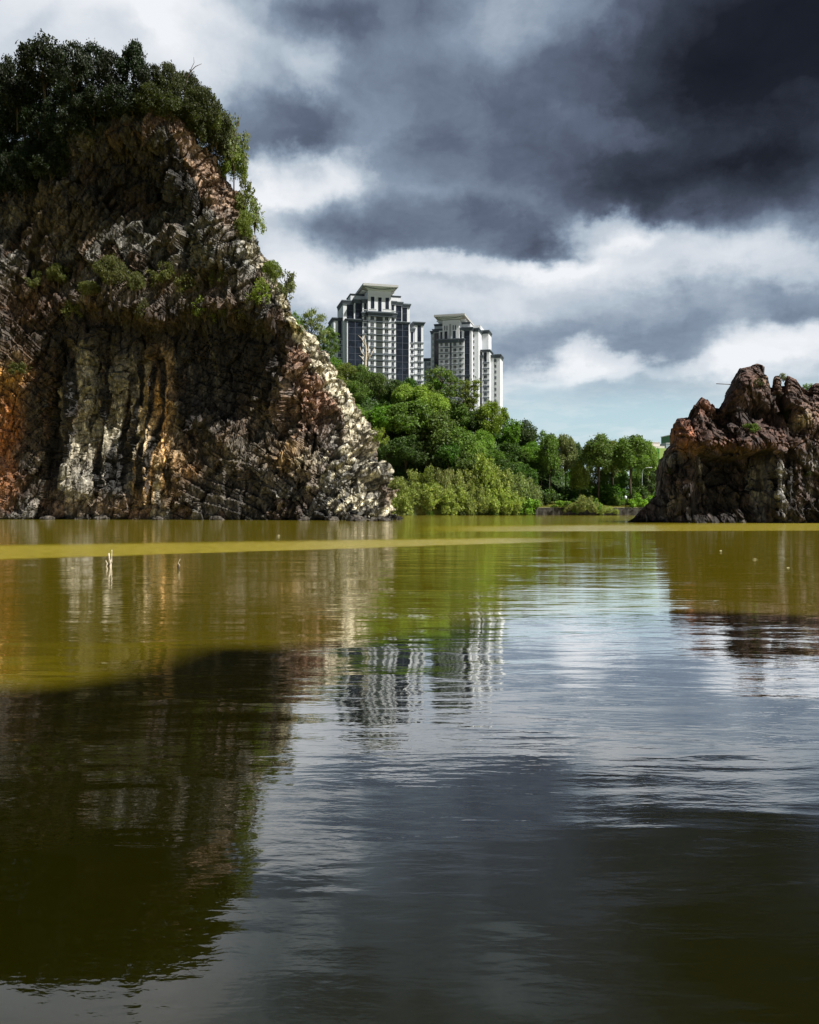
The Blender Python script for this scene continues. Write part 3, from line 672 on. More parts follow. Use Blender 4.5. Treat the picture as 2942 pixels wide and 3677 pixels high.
        # arched dark moulding on the front face
        n = 14; B = BoxSet()
        for i in range(n):
            u0, u1 = i/n, (i+1)/n
            for u, w_ in ((u0, 0),):
                c0 = .84-.42*(1-(2*(u0+.5/n)-1)**2); y = .2+(-3.2)*c0; z = zb+(zt-rimh-zb)*c0
                xa = (x0+(X0-x0)*c0)+((x1+(X1-x1)*c0)-(x0+(X0-x0)*c0))*u0; xb = (x0+(X0-x0)*c0)+((x1+(X1-x1)*c0)-(x0+(X0-x0)*c0))*u1
                B.box(xa, xb+.05, y-.35, y+.1, z-.12, z+.14)
        B.build('moulding', CORN, soff)
        # cross beams under the open side
        for i in range(7):
            yy = 2+i*(back-3)/6
            for sx, a_, A_ in ((-1, x0, X0), (1, x1, X1)):
                BoxSet().box(min(a_, A_)+.2, max(a_, A_)-.2, yy, yy+.35, zt-rimh-1.6, zt-rimh-.9).build('roof_beam', WHITE, soff)

# left tower -------------------------------------------------------
k4 = 420/1725
T = Tower('apartment_tower', 1361, 390, 14, lambda a, b: (1150+a*k4, 1000+b*k4), 'taller white apartment tower with three tall crown windows, left of the pair')
T.wall(450, 705, 232, 8, 10); T.cornice(450, 705, 230, 256, 8, 10, .3)
T.wall(1045, 1187, 262, 7, 8); T.cornice(1045, 1187, 255, 280, 7, 8, .3)
T.wall(705, 1045, 160, 0, 22, 540); T.roof(((708, 178), (1045, 178)), ((640, 66), (1150, 96)), 21)
for x0, x1, y0, y1 in ((750, 800, 270, 442), (858, 906, 280, 490), (965, 1015, 285, 455)): T.glazing(x0, x1, y0, y1, 0, floor=20)
T.wall(625, 712, 340, 1.4, 14); T.wall(1048, 1117, 350, 1.4, 14); T.wall(712, 1048, 500, .5, 8)
T.cornice(620, 703, 308, 362, 1.2, 8, .5); T.cornice(1048, 1117, 333, 386, 1.2, 8, .5)
T.glazing(648, 684, 366, 458, 1.4, floor=20); T.glazing(1054, 1090, 390, 468, 1.4, floor=20)
T.cornice(712, 1052, 492, 560, -.6, 6, .9); T.cornice(624, 706, 496, 556, .6, 5, .6); T.cornice(1056, 1122, 506, 574, .6, 5, .6)
for a, b in ((722, 830), (925, 1046)): T.box('balcony_rail', GREYW, a, b, 452, 464, -1.2, .4)
T.box('balcony_rail', GREYW, 632, 704, 455, 466, .2, .4); T.box('balcony_rail', GREYW, 1056, 1118, 478, 490, .2, .4)
T.glazing(826, 924, 560, 2400, .5, floor=2.9, proud=.05).data.materials[0] = simple_mat('grey_green_glazing', (.06, .07, .065), .3)
for i in range(12):
    y = 583+94.3*i
    T.window(768, y, 50, 54, .5); T.window(981, y+8, 50, 54, .5); T.window(666, y+2, 38, 44, 1.4); T.window(1072, y+14, 38, 44, 1.4)
    if i < 11:
        th = 26 if i == 5 else 12
        T.band(712, 1048, y+50, y+50+th, .5, .4); T.band(624, 708, y+48, y+48+th, 1.4, .4); T.band(1052, 1116, y+58, y+58+th, 1.4, .4)
T.wall(340, 622, 330, 3.4, 16); T.cornice(336, 500, 322, 382, 3.2, 14, .6); T.cornice(500, 620, 312, 366, 2.4, 10, .6); T.wall(500, 622, 330, 2.6, 8)
T.glazing(396, 490, 384, 596, 3.4, cols=0); T.glazing(520, 614, 368, 600, 2.6)
T.wall(396, 620, 610, 1.6, 14); T.cornice(388, 618, 598, 632, 1.4, 8, .6); T.glazing(414, 618, 634, 2400, 1.6, cols=1)
T.wall(1117, 1322, 380, 3.2, 15); T.cornice(1117, 1213, 345, 400, 2.4, 12, .5); T.wall(1117, 1205, 380, 2.6, 8); T.cornice(1206, 1322, 374, 430, 3.0, 14, .6)
T.glazing(1120, 1200, 402, 628, 2.6); T.glazing(1212, 1282, 432, 634, 3.2)
T.wall(1117, 1312, 655, 1.6, 14); T.cornice(1117, 1316, 640, 672, 1.4, 8, .5); T.glazing(1119, 1306, 674, 2400, 1.6, cols=1)
T.wall(200, 352, 600, 6, 14); T.cornice(196, 348, 580, 624, 5.8, 12, .7); T.glazing(263, 316, 626, 876, 6, floor=20)
T.wall(350, 418, 690, 5.2, 12); T.cornice(346, 420, 678, 702, 5, 10, .4); T.glazing(358, 392, 736, 892, 5.2, floor=20)
for i in range(4): T.window(288, 940+95*i, 50, 52, 6); T.window(375, 945+95*i, 34, 38, 5.2); T.band(202, 350, 888+95*i, 902+95*i, 6); T.band(350, 416, 906+95*i, 914+95*i, 5.2)
T.wall(148, 204, 690, 16, 12); T.cornice(146, 204, 680, 706, 15.8, 10, .5); T.glazing(152, 200, 708, 912, 16)
T.wall(1306, 1397, 745, 6.2, 12); T.cornice(1306, 1396, 730, 782, 6, 10, .4); T.glazing(1338, 1374, 786, 938, 6.2, floor=20)
T.wall(1395, 1522, 665, 6, 14); T.cornice(1388, 1526, 643, 692, 5.8, 13, .8); T.glazing(1437, 1490, 690, 932, 6, floor=20)
for i in range(7): T.window(1356, 990+93*i, 36, 42, 6.2); T.window(1463, 990+93*i, 52, 54, 6); T.band(1397, 1522, 942+94*i, 956+94*i, 6); T.band(1308, 1395, 946+94*i, 953+94*i, 6.2)

# right tower ------------------------------------------------------
k5 = 320/1725
T = Tower('apartment_tower', 1635, 440, -14, lambda a, b: (1530+a*k5, 1100+b*k5), 'shorter white apartment tower with narrow slit windows in its crown, right of the pair')
T.wall(165, 322, 350, 9, 10); T.cornice(163, 322, 342, 384, 8.8, 10, .3)
T.wall(640, 860, 330, 7, 12); T.cornice(630, 850, 305, 345, 6.8, 12, .3)
T.wall(850, 1056, 372, 14, 14)
T.wall(320, 642, 265, 0, 24, 690); T.roof(((316, 264), (640, 256)), ((160, 166), (745, 128)), 23)
for x0, x1, y0, y1 in ((360, 415, 486, 632), (523, 578, 476, 618), (358, 374, 376, 466), (400, 416, 376, 466), (520, 537, 366, 456), (562, 578, 366, 456)): T.glazing(x0, x1, y0, y1, 0, floor=30)
T.box('recess_strip', GREYW, 452, 486, 340, 624, -.15, .4)  # raised grey strip drawn in place of a recess
T.wall(246, 736, 660, .4, 12); T.cornice(244, 612, 632, 704, -.4, 6, .9); T.cornice(622, 728, 622, 696, .1, 5, .6)
T.wall(250, 322, 470, 1.4, 10); T.glazing(279, 319, 498, 640, 1.4, floor=30); T.cornice(142, 322, 440, 500, 2.6, 14, .6); T.wall(150, 322, 470, 3., 12)
T.glazing(160, 247, 516, 2600, 3.); T.wall(95, 160, 500, 4.4, 10); T.cornice(96, 158, 478, 540, 4.2, 10, .5)
for i in range(6): T.window(138, 622+109*i, 12, 44, 4.4)
T.wall(620, 736, 440, 1.4, 12); T.cornice(632, 728, 410, 466, 1.2, 10, .5); T.glazing(651, 692, 480, 616, 1.4, floor=30)
T.wall(736, 888, 430, 1.8, 14); T.cornice(738, 884, 405, 472, 1.5, 13, .8); T.glazing(738, 846, 476, 2600, 1.8); T.cornice(736, 846, 1326, 1362, 1.3, 3, .3)
T.glazing(465, 497, 704, 2600, .4, floor=2.9)
for i in range(12):
    y = 740+110.5*i
    T.window(398, y, 56, 58, .4); T.window(560, y-8, 56, 58, .4); T.window(303, y, 42, 46, .4); T.window(667, y-22, 42, 46, .4)
    if i < 11: th = 30 if i == 5 else 12; T.band(246, 466, y+56, y+56+th, .4, .4); T.band(496, 734, y+42, y+42+th, .4, .4)
T.wall(890, 1016, 445, 5.5, 14); T.cornice(890, 1008, 420, 492, 5.2, 13, .7)
for i in range(14): T.window(922, 568+111*i, 28, 44, 5.5)
T.wall(1016, 1212, 490, 16, 10); T.cornice(1016, 1206, 465, 532, 15.8, 10, .7)
T.wall(1086, 1230, 860, 11, 12); T.cornice(1084, 1222, 840, 884, 10.7, 11, .8); T.glazing(1122, 1176, 890, 1072, 11, floor=30)
for i in range(7): T.window(1149, 1140+112*i, 56, 58, 11); T.band(1086, 1226, 1084+113*i, (1084+113*i)+(34 if i == 4 else 18), 11)
T.wall(958, 1088, 965, 10, 10); T.cornice(955, 1086, 945, 1002, 9.7, 9, .5); T.glazing(992, 1084, 1010, 2600, 10)
T.wall(1230, 1312, 960, 15, 10); T.cornice(1236, 1310, 940, 1000, 14.7, 9, .6)
T.wall(1310, 1436, 950, 15.5, 10); T.cornice(1306, 1436, 930, 1002, 15.2, 10, .7)
for i in range(8): T.window(1343, 1045+112*i, 40, 58, 15.5)
# the low block glimpsed between the two -----------------------------
T = Tower('apartment_block', 1540, 470, -6, lambda a, b: (1530+a*k5, 1100+b*k5), 'low white apartment block glimpsed between the two towers')
del T.root['group']; T.root['category'] = 'apartment block'
T.wall(-40, 98, 1040, 0, 14); T.cornice(-44, 98, 1006, 1060, -.2, 14, .6)
T.glazing(-10, 8, 1070, 1400, 0)
for i in range(4): T.window(75, 1112+110*i, 30, 60, 0); T.window(40, 1112+110*i, 18, 50, 0)

# ------------------------------------------------------------------ far buildings behind the park
def zr(a, b): return 1880+a*.31304, 1540+b*.31304
T = Tower('commercial_building', zr(1500, 0)[0], 430, 6, zr, 'low building with bright green cladding and a pale rooftop house behind the park trees')
T.root['category'] = 'building'; del T.root['group']
GRN = simple_mat('green_cladding', (.07, .22, .035), .6, .3, .2, .2); PALE = simple_mat('pale_concrete', (.62, .58, .55), .7)
T.box('wall_block', GRN, 1400, 1560, 222, 9999, 0, 20); T.box('wall_block', simple_mat('light_green_cladding', (.30, .42, .12), .6), 1560, 1640, 222, 9999, .5, 18)
T.box('rooftop_house', PALE, 1430, 1566, 152, 200, 4, 10); T.box('parapet', PALE, 1425, 1620, 196, 222, 2, 14); T.box('roof_edge', WHITE, 1426, 1570, 148, 156, 3.8, 10.4)
for i in range(3): T.box('floor_band', simple_mat('dark_green', (.03, .12, .02), .6), 1402, 1559, 265+70*i, 272+70*i, -.1, .3)
T = Tower('office_block', zr(1690, 0)[0], 470, 4, zr, 'green block with blue grey lower wing just above the rock outcrop shoulder')
T.root['category'] = 'building'; del T.root['group']
T.box('wall_block', simple_mat('deep_green_panel', (.04, .17, .05), .6), 1686, 1800, 72, 9999, 0, 14); T.box('wing', simple_mat('blue_grey_panel', (.30, .36, .42), .6), 1636, 1700, 164, 9999, -3, 12)
T.box('parapet', PALE, 1684, 1802, 66, 74, -.3, 14.5); T.box('vent_band', WHITE, 1638, 1698, 160, 168, -3.2, 12.4)

# ------------------------------------------------------------------ shore: retaining wall, lamps, stump, twig, rod, leaves
def tube(pts, radii, n=8):
    vs = []; fs = []; pts = [Vector(p) for p in pts]
    for i, p in enumerate(pts):
        d = (pts[min(i+1, len(pts)-1)]-pts[max(i-1, 0)]).normalized(); u = d.cross(Vector((0, 1, .01))); u = u.normalized() if u.length > .01 else Vector((1, 0, 0)); w_ = d.cross(u)
        for k in range(n):
            a = 2*math.pi*k/n; vs.append(p+(u*math.cos(a)+w_*math.sin(a))*radii[i])
    for i in range(len(pts)-1):
        for k in range(n): fs.append((i*n+k, i*n+(k+1) % n, (i+1)*n+(k+1) % n, (i+1)*n+k))
    a = len(vs); vs += [pts[0], pts[-1]]
    for k in range(n): fs.append((a, (k+1) % n, k, k)); fs.append((a+1, (len(pts)-1)*n+k, (len(pts)-1)*n+(k+1) % n, (len(pts)-1)*n+(k+1) % n))
    return [tuple(v) for v in vs], fs
def tube_obj(name, pts, radii, mat, parent=None, n=8):
    vs, fs = tube(pts, radii, n)
    me = bpy.data.meshes.new(name); me.from_pydata(vs, [], [tuple(dict.fromkeys(f)) for f in fs]); me.materials.append(mat)
    for p in me.polygons: p.use_smooth = True
    o = bpy.data.objects.new(name, me); COL.objects.link(o)
    if parent: o.parent = parent
    return o
def merge(parts):
    V_, F_ = [], []
    for vs, fs in parts: k = len(V_); V_ += vs; F_ += [tuple(i+k for i in f) for f in fs]
    return V_, F_
def poly_obj(name, V_, F_, mat, parent=None, smooth=True):
    me = bpy.data.meshes.new(name); me.from_pydata(V_, [], [tuple(dict.fromkeys(f)) for f in F_]); me.materials.append(mat)
    for p in me.polygons: p.use_smooth = smooth
    o = bpy.data.objects.new(name, me); COL.objects.link(o); o.parent = parent; return o
STONE = simple_mat('dark_stone_masonry', (.045, .042, .035), .9, .2, .5, 1.5, .6)
x0w = P(1128, 1080, 223)[0]; x1w = P(1420, 1080, 221)[0]
nn = 60; wv = []; 
for i in range(nn+1):
    x = x0w+(x1w-x0w)*i/nn; j = .18*math.sin(i*1.7)+.12*math.sin(i*.61)
    wv += [(x, 222.6+j, -1), (x, 222.75+j*.6, 1.0+.1*j), (x, 222.95, 1.84+.10*math.sin(i*2.3)), (x, 223.9, 1.86+.06*math.sin(i*1.3)), (x, 224., -1)]
rw = mesh_np('retaining_wall', wv, grid_faces(nn+1, 5), STONE)
tag(rw, 'long low dark stone retaining wall at the water edge of the park', 'retaining wall')
coping = BoxSet()
coping.box(x0w, x1w, 223.2, 224.3, 1.93, 2.03); coping.build('coping', simple_mat('pale_coping', (.34, .30, .2), .8), rw)

LM = simple_mat('galvanised_pole', (.38, .42, .42), .5, .5); LH = simple_mat('lamp_head_white', (.75, .8, .82), .4)
def lamp(px, ytop, d, arm, label):
    x, _, zt = P(0, 0, d); x = (zr(px, 0)[0]-HX)/F*d; zt = CH+(HY-zr(0, ytop)[1])/F*d; zg = 2.0
    r = tag(empty('street_lamp', (x, d, zg)), label, 'street lamp', 'street lamps in the park')
    h = zt-zg; pts = [(0, 0, 0), (0, 0, h*.5), (0, 0, h-1.2), (arm*.12, 0, h-.5), (arm*.35, 0, h-.12), (arm*.7, 0, h)]
    tube_obj('pole', pts, [.12, .10, .08, .07, .06, .05], LM, r)
    B = [(arm*.7, -.16, h-.10), (arm, -.10, h-.05), (arm, .10, h-.05), (arm*.7, .16, h-.10), (arm*.7, -.16, h+.08), (arm, -.10, h+.04), (arm, .10, h+.04), (arm*.7, .16, h+.08)]
    mesh_np('lamp_head', B, [(3, 2, 1, 0), (4, 5, 6, 7), (0, 1, 5, 4), (1, 2, 6, 5), (2, 3, 7, 6), (3, 0, 4, 7)], LH, r)
lamp(455, 486, 236, 3.4, 'grey street lamp with a curved arm between the two leftmost tall park trees')
lamp(1362, 442, 238, 2.8, 'grey street lamp with a white head right of the widest park tree')
# path lamp with a round top by the shore
x = (zr(1172, 0)[0]-HX)/F*228; r = tag(empty('bollard_lamp', (x, 228, 1.95)), 'short grey post lamp with a pale head on the park bank', 'post lamp')
tube_obj('post', [(0, 0, 0), (0, 0, 1.9), (0, 0, 3.1)], [.10, .08, .08], simple_mat('dark_post', (.07, .07, .07), .6), r); tube_obj('lamp_head', [(0, 0, 2.2), (0, 0, 2.35), (0, 0, 2.95), (0, 0, 3.15)], [.12, .30, .34, .12], LH, r)

DEAD = simple_mat('bleached_dead_wood', (.52, .45, .36), .85, .2, .3, 6, .5); DARKW = simple_mat('wet_dark_wood', (.03, .022, .014), .7, .3, .3, 6, .4)
# broken stump with two prongs standing in the water
ks = 360/1725; dS = CH*F/(1950+400*ks-HY)
def zs_(a, b): return ((340+a*ks-HX)/F*dS, CH+(HY-(1950+b*ks))/F*dS)
ox, _ = zs_(270, 400); r = tag(empty('tree_stump', (ox, dS, 0)), 'pale broken two pronged tree stump standing in the water', 'tree stump')
def lp(a, b, y=0): x, z = zs_(a, b); return (x-ox, y, z)
tube_obj('trunk', [lp(272, 480), lp(272, 400), lp(274, 340), lp(272, 290)], [.050, .045, .040, .030], DEAD, r)
tube_obj('prong', [lp(262, 330), lp(258, 300), lp(250, 230), lp(246, 172)], [.030, .030, .026, .022], DEAD, r)
tube_obj('prong', [lp(290, 340), lp(292, 300), lp(294, 220), lp(298, 150), lp(297, 118)], [.030, .020, .014, .013, .017], DEAD, r)
tube_obj('broken_branch', [lp(215, 430, -.05), lp(212, 395, -.05), lp(226, 350, -.03), lp(212, 325, -.04), lp(205, 298, -.05)], [.010, .020, .022, .018, .010], DEAD, r)
tube_obj('knot', [lp(240, 395, -.04), lp(256, 375, -.045), lp(272, 350, -.04)], [.012, .026, .014], DARKW, r)
dS = CH*F/(1950+450*ks-HY); ox, _ = zs_(1445, 440); r = tag(empty('driftwood_snag', (ox, dS, 0)), 'small dark bent snag poking from the water with a pale tip', 'snag')
tube_obj('root', [lp(1445, 480), lp(1446, 430), lp(1434, 395), lp(1436, 360)], [.030, .034, .024, .010], DARKW, r)
tube_obj('twig', [lp(1470, 400), lp(1462, 370), lp(1438, 345), lp(1458, 305), lp(1475, 275)], [.008, .012, .010, .009, .011], DEAD, r)
# floating leaves
LEAFM = simple_mat('fallen_leaf', (.55, .50, .30), .6, .3, .2, 8)
me = bpy.data.meshes.new('floating_leaf'); me.from_pydata([(-.07, 0, .006), (-.03, .03, .012), (.03, .03, .012), (.08, 0, .008), (.03, -.03, .012), (-.03, -.03, .012), (0, 0, .022)], [], [(0, 6, 1), (1, 6, 2), (2, 6, 3), (3, 6, 4), (4, 6, 5), (5, 6, 0)]); me.materials.append(LEAFM)
for i, (xd, yd, l) in enumerate(((152, 1197, 'pale leaf floating left of the broken stump'), (1518, 1160, 'pale leaf floating before the rock outcrop'), (1590, 1178, 'yellow leaf floating below the rock outcrop, nearer the middle'), (1660, 1196, 'yellow leaf floating below the rock outcrop, nearer the edge'), (587, 1128, 'pale leaf floating before the cliff foot'))):
    d = CH*F/(yd*DS-HY); o = bpy.data.objects.new('floating_leaf', me); COL.objects.link(o); o.location = ((xd*DS-HX)/F*d, d, 0); o.rotation_euler[2] = i*1.3; sc_ = min(3, max(1, d/22)); o.scale = (sc_, sc_, sc_); tag(o, l, 'leaf', 'leaves floating on the lake')
# the rod sticking out of the rock outcrop
a = crag_at(990, 305); b = Vector(((2200+866*.43014-HX)/F*a.y, a.y, CH+(HY-(1250+297*.43014))/F*a.y))
a2 = a+Vector((1.2, .3, -.02))
o = tube_obj('steel_rod', [tuple(a2), tuple((a2+b)/2), tuple(b)], [.05, .05, .05], simple_mat('rusty_steel', (.18, .15, .13), .6), None, 6); tag(o, 'thin straight rod jutting out sideways from the rock outcrop', 'rod')
# ------------------------------------------------------------------ vegetation
def leaf_mat(name, col, hue=.02, trans=.42):
    if max(col) > .05: col = tuple(min(.8, v*1.15) for v in col)
    m, t, out = new_mat(name)
    tint = t.new('ShaderNodeVertexColor', layer_name='tint').outputs[0]
    oi = t.new('ShaderNodeObjectInfo').outputs['Random']
    hs = t.new('ShaderNodeHueSaturation', {'Hue': t.math('ADD', .5-hue/2, t.math('MULTIPLY', oi, hue)), 'Saturation': t.math('ADD', .85, t.math('MULTIPLY', oi, .25)), 'Value': t.math('ADD', .8, t.math('MULTIPLY', oi, .45)), 'Color': (*col, 1)})
    c = t.vmath('MULTIPLY', hs.outputs[0], tint)
    d = t.new('ShaderNodeBsdfPrincipled', {'Base Color': c, 'Roughness': .55, 'Specular IOR Level': .35})
    tr = t.new('ShaderNodeBsdfTranslucent', {'Color': t.vmath('MULTIPLY', c, (1.25, 1.35, .6))})
    mx = t.new('ShaderNodeMixShader', {0: trans, 1: d.outputs[0], 2: tr.outputs[0]})
    t.l.new(mx.outputs[0], out.inputs[0]); return m
LV = {'deep': leaf_mat('deep_green_leaves', (.085, .165, .032)), 'mid': leaf_mat('green_leaves', (.155, .275, .045)), 'lime': leaf_mat('lime_leaves', (.34, .58, .03)),
      'olive': leaf_mat('olive_leaves', (.36, .43, .125), .02), 'grey': leaf_mat('grey_green_leaves', (.26, .32, .14)), 'shade': leaf_mat('vignette_dark_leaves', (.022, .040, .010), .03, .25),  # cliff-top leaves carry shade and vignette darkening in their colour
      'yell': leaf_mat('yellow_green_leaves', (.22, .29, .05)), 'moss': leaf_mat('dull_olive_leaves', (.062, .076, .022)), 'bright': leaf_mat('bright_green_leaves', (.24, .42, .06)), 'sage': leaf_mat('sage_leaves', (.15, .165, .06)), 'pale': leaf_mat('pale_leaves', (.40, .52, .28))}
BARK = simple_mat('grey_brown_bark', (.085, .065, .045), .9, .2, .3, 3, .5); PBARK = simple_mat('pale_bark', (.30, .26, .20), .9, .2, .3, 3, .3)
def leaves(lobes, n, size, seed, up=.35, thick=.30, aspect=1.7, inner=.12, hole=.0):
    g = np.random.default_rng(seed); L_ = np.array(lobes, float)          # cx cy cz rx rz
    w_ = L_[:, 3]*L_[:, 4]+L_[:, 3]**2*.5; k = g.choice(len(L_), n, p=w_/w_.sum()); q = L_[k]
    d = g.normal(size=(n, 3)); d[:, 2] = d[:, 2]+.15; d /= np.linalg.norm(d, axis=1, keepdims=True)
    bump = 1+.16*np.sin(d[:, 0]*7+q[:, 0]*31)*np.sin(d[:, 1]*8+q[:, 1]*17)*np.cos(d[:, 2]*6+k)
    rr = (1-thick*g.random(n)**1.6)*bump; ins = g.random(n) < inner; rr[ins] *= g.random(ins.sum())
    c = q[:, :3]+d*np.stack([q[:, 3], q[:, 3], q[:, 4]], 1)*rr[:, None]
    if hole:                                                              # clumping: gather leaves in sprays
        nb = max(20, n//22); cen = c[g.integers(0, n, nb)]; a = g.integers(0, nb, n); m = g.random(n) < hole
        c[m] = cen[a[m]]+g.normal(size=(m.sum(), 3))*size*1.15
    nr_ = d*.6+g.normal(size=(n, 3))*.55+np.array((0, 0, up)); nr_ /= np.linalg.norm(nr_, axis=1, keepdims=True)
    t_ = np.cross(nr_, g.normal(size=(n, 3))); t_ /= np.linalg.norm(t_, axis=1, keepdims=True); b_ = np.cross(nr_, t_)
    s = size*(.55+.9*g.random(n))[:, None]
    V_ = np.stack([c-t_*s*aspect*.5, c-b_*s*.5+nr_*s*.12, c+t_*s*aspect*.5, c+b_*s*.5+nr_*s*.12], 1).reshape(-1, 3)
    F_ = np.arange(n*4).reshape(-1, 4)
    lobe_t = (.72+.56*g.random(len(L_)))[k]; tint = lobe_t*(.70+.6*g.random(n)); tc_ = np.repeat(np.stack([tint*(.9+.25*g.random(n)), tint, tint*.9], 1), 4, 0)
    return V_, F_, np.clip(tc_*.62, 0, 1)
def limb_set(trunk, limbs):
    return merge([tube(p, r_, 7) for p, r_ in [trunk]+limbs])
PROTO = {}
def proto(key, lobes, n, size, seed, trunk, limbs=(), **kw):
    V_, F_, c_ = leaves(lobes, n, size, seed, **kw)
    crown = mesh_np('crown', V_, F_, LV['mid'], color=c_)
    tv, tf = limb_set(trunk, list(limbs)); tr = poly_obj('trunk', tv, tf, BARK)
    for o in (crown, tr): COL.objects.unlink(o)
    PROTO[key] = (crown, tr)
# every proto is one unit high, base at the origin
def ball_lobes(seed, n, cz, R_, rz, lr=(.12, .2), flat=.85):
    g = random.Random(seed); out = [(0, 0, cz, R_*.62, rz*.62)]
    for i in range(n):
        u = g.uniform(-.55, 1); a = g.uniform(0, 6.283)+i*2.4; s = math.sqrt(max(0, 1-u*u)); l = g.uniform(*lr)
        out.append((s*math.cos(a)*(R_-l*.7), s*math.sin(a)*(R_-l*.7), cz+u*(rz-l*.7), l, l*flat))
    return out
def fan(seed, n, z0, z1, R_, zt, r0=.012):
    g = random.Random(seed); out = []
    for i in range(n):
        a = i*2.4+g.uniform(-.4, .4); zb = z0+(z1-z0)*g.random(); R2 = R_*g.uniform(.5, 1); ze = min(.93, zb+(zt-zb)*g.uniform(.5, 1))
        out.append(([(0, 0, zb), (R2*.4*math.cos(a), R2*.4*math.sin(a), zb+(ze-zb)*.45), (R2*math.cos(a), R2*math.sin(a), ze)], [r0, r0*.6, r0*.2]))
    return out
def trunk_(seed, h, r0=.022):
    g = random.Random(seed); return ([(0, 0, -.06), (g.uniform(-.01, .01), g.uniform(-.01, .01), h*.35), (g.uniform(-.02, .02), g.uniform(-.02, .02), h*.7), (g.uniform(-.02, .02), 0, h)], [r0*1.25, r0, r0*.8, r0*.4])
for i in range(4): proto('round%d' % i, ball_lobes(10+i, 26, .58, .42, .40, (.10, .19)), 7600, .028, 20+i, trunk_(i, .7), fan(i, 7, .25, .5, .3, .85), hole=.55)
for i in range(3): proto('fluffy%d' % i, ball_lobes(30+i, 34, .56, .46, .42, (.07, .14)), 7600, .024, 40+i, trunk_(i+9, .7), fan(i+5, 7, .2, .5, .3, .85), hole=.6, thick=.5)
for i in range(3): proto('tall%d' % i, ball_lobes(50+i, 34, .70, .225, .29, (.06, .11), 1.), 12000, .0165, 60+i, trunk_(i+3, .88, .013), fan(i+15, 9, .42, .62, .16, .85, .007), hole=.5)
def tiers(seed, n, R_, z0, z1):
    g = random.Random(seed); out = []
    for i in range(n):
        f = i/(n-1); z = z0+(z1-z0)*f; rr = R_*(1-.55*abs(f-.45)*1.3); a = i*2.5+g.uniform(-.5, .5); d = rr*g.uniform(.35, 1)*(.2 if i == n-1 else 1)
        out.append((d*math.cos(a), d*math.sin(a), z+g.uniform(-.02, .02), R_*g.uniform(.26, .46), .020+.018*g.random()))
    return out
for i in range(2):
    tl = tiers(70+i, 26, .46, .42, .965)
    lim = [([(0, 0, max(.2, z-.16)), (x*.5, y*.5, z-.07), (x, y, z-.01)], [.011, .007, .003]) for x, y, z, _, _ in tl]
    proto('layered%d' % i, tl, 5200, .024, 80+i, trunk_(i+7, .95, .016), lim, up=1.2, thick=.6, inner=.5, hole=.5)
def mound(seed, n, R_=.55):
    g = random.Random(seed); out = []
    for i in range(n):
        a = g.uniform(0, 6.28); rr = R_*math.sqrt(g.random()); zt = .88*math.sqrt(max(.05, 1-(rr/(R_*1.15))**2)); z = zt*g.uniform(.25, 1); l = g.uniform(.09, .17)
        out.append((rr*math.cos(a), rr*math.sin(a), max(l*.7, z-l*.3), l, l*1.25))
    return out
def stems(seed, n=6):
    g = random.Random(seed); return [([(0, 0, -.05), (g.uniform(-.12, .12), g.uniform(-.1, .1), .35), (g.uniform(-.32, .32), g.uniform(-.3, .3), .75)], [.014, .010, .004]) for _ in range(n)]
for i in range(3): proto('willow%d' % i, mound(90+i, 44), 9000, .026, 100+i, trunk_(i, .6, .016), stems(i), hole=.7, thick=.5, aspect=2.2, up=.1)
for i in range(2): proto('bush%d' % i, mound(110+i, 18, .6), 2600, .062, 120+i, trunk_(i, .5, .02), stems(i+5, 4), hole=.4, aspect=1.5, up=.7)
for i in range(3): proto('wispy%d' % i, mound(130+i, 22, .42), 1500, .036, 140+i, trunk_(i, .8, .012), stems(i+9, 9), hole=.75, thick=.8, inner=.35, aspect=1.9)
PROTO['broad0'] = None
del PROTO['broad0']
def plant(key, name, loc, h, w=None, rz=0, mat='mid', label='', cat='tree', group=None, bark=None, tilt=0):
    w = w or h; rt = empty(name, loc, rz); rt.scale = (w, w, h); rt.rotation_euler[1] = tilt
    tag(rt, label, cat, group)
    crown, tr = PROTO[key]
    c_ = crown.copy(); COL.objects.link(c_); c_.parent = rt; c_.name = 'crown' if cat == 'tree' else 'foliage'
    c_.material_slots[0].link = 'OBJECT'; c_.material_slots[0].material = LV[mat]
    t_ = tr.copy(); COL.objects.link(t_); t_.parent = rt; t_.name = 'trunk' if cat == 'tree' else 'stem'
    if bark: t_.material_slots[0].link = 'OBJECT'; t_.material_slots[0].material = bark
    return rt
ORD = ['leftmost', 'second from the left', 'third from the left', 'fourth from the left', 'fifth from the left', 'sixth from the left', 'seventh from the left', 'eighth from the left', 'ninth from the left', 'tenth from the left', 'eleventh from the left', 'twelfth from the left', 'thirteenth from the left', 'fourteenth from the left', 'fifteenth from the left', 'sixteenth from the left', 'seventeenth from the left']
def gz(x, y): return float(terrain(np.array([x]), np.array([y]))[0])
def on_hill(xd, yt, h, dlo=229, dhi=300):
    best = None
    for d in np.arange(dlo, dhi, .5):
        x, _, z = P(xd, yt, d); e = abs(gz(x, d)+h-z)
        if best is None or e < best[0]-.01: best = (e, d, x, z)
    e, d, x, z = best; g0 = gz(x, d)-.3; return x, d, g0, max(3., z-g0)
rg = random.Random(77)
NAME = {'round': 'broadleaf_tree', 'fluffy': 'broadleaf_tree', 'layered': 'umbrella_tree', 'tall': 'shade_tree'}
ADJ = {'deep': 'dark green', 'mid': 'green', 'lime': 'lime green', 'yell': 'yellowish green', 'grey': 'greyish green', 'bright': 'bright green', 'olive': 'olive green'}
SHP = {'round': 'dense round crowned', 'fluffy': 'loose fluffy crowned', 'layered': 'flat tiered umbrella'}
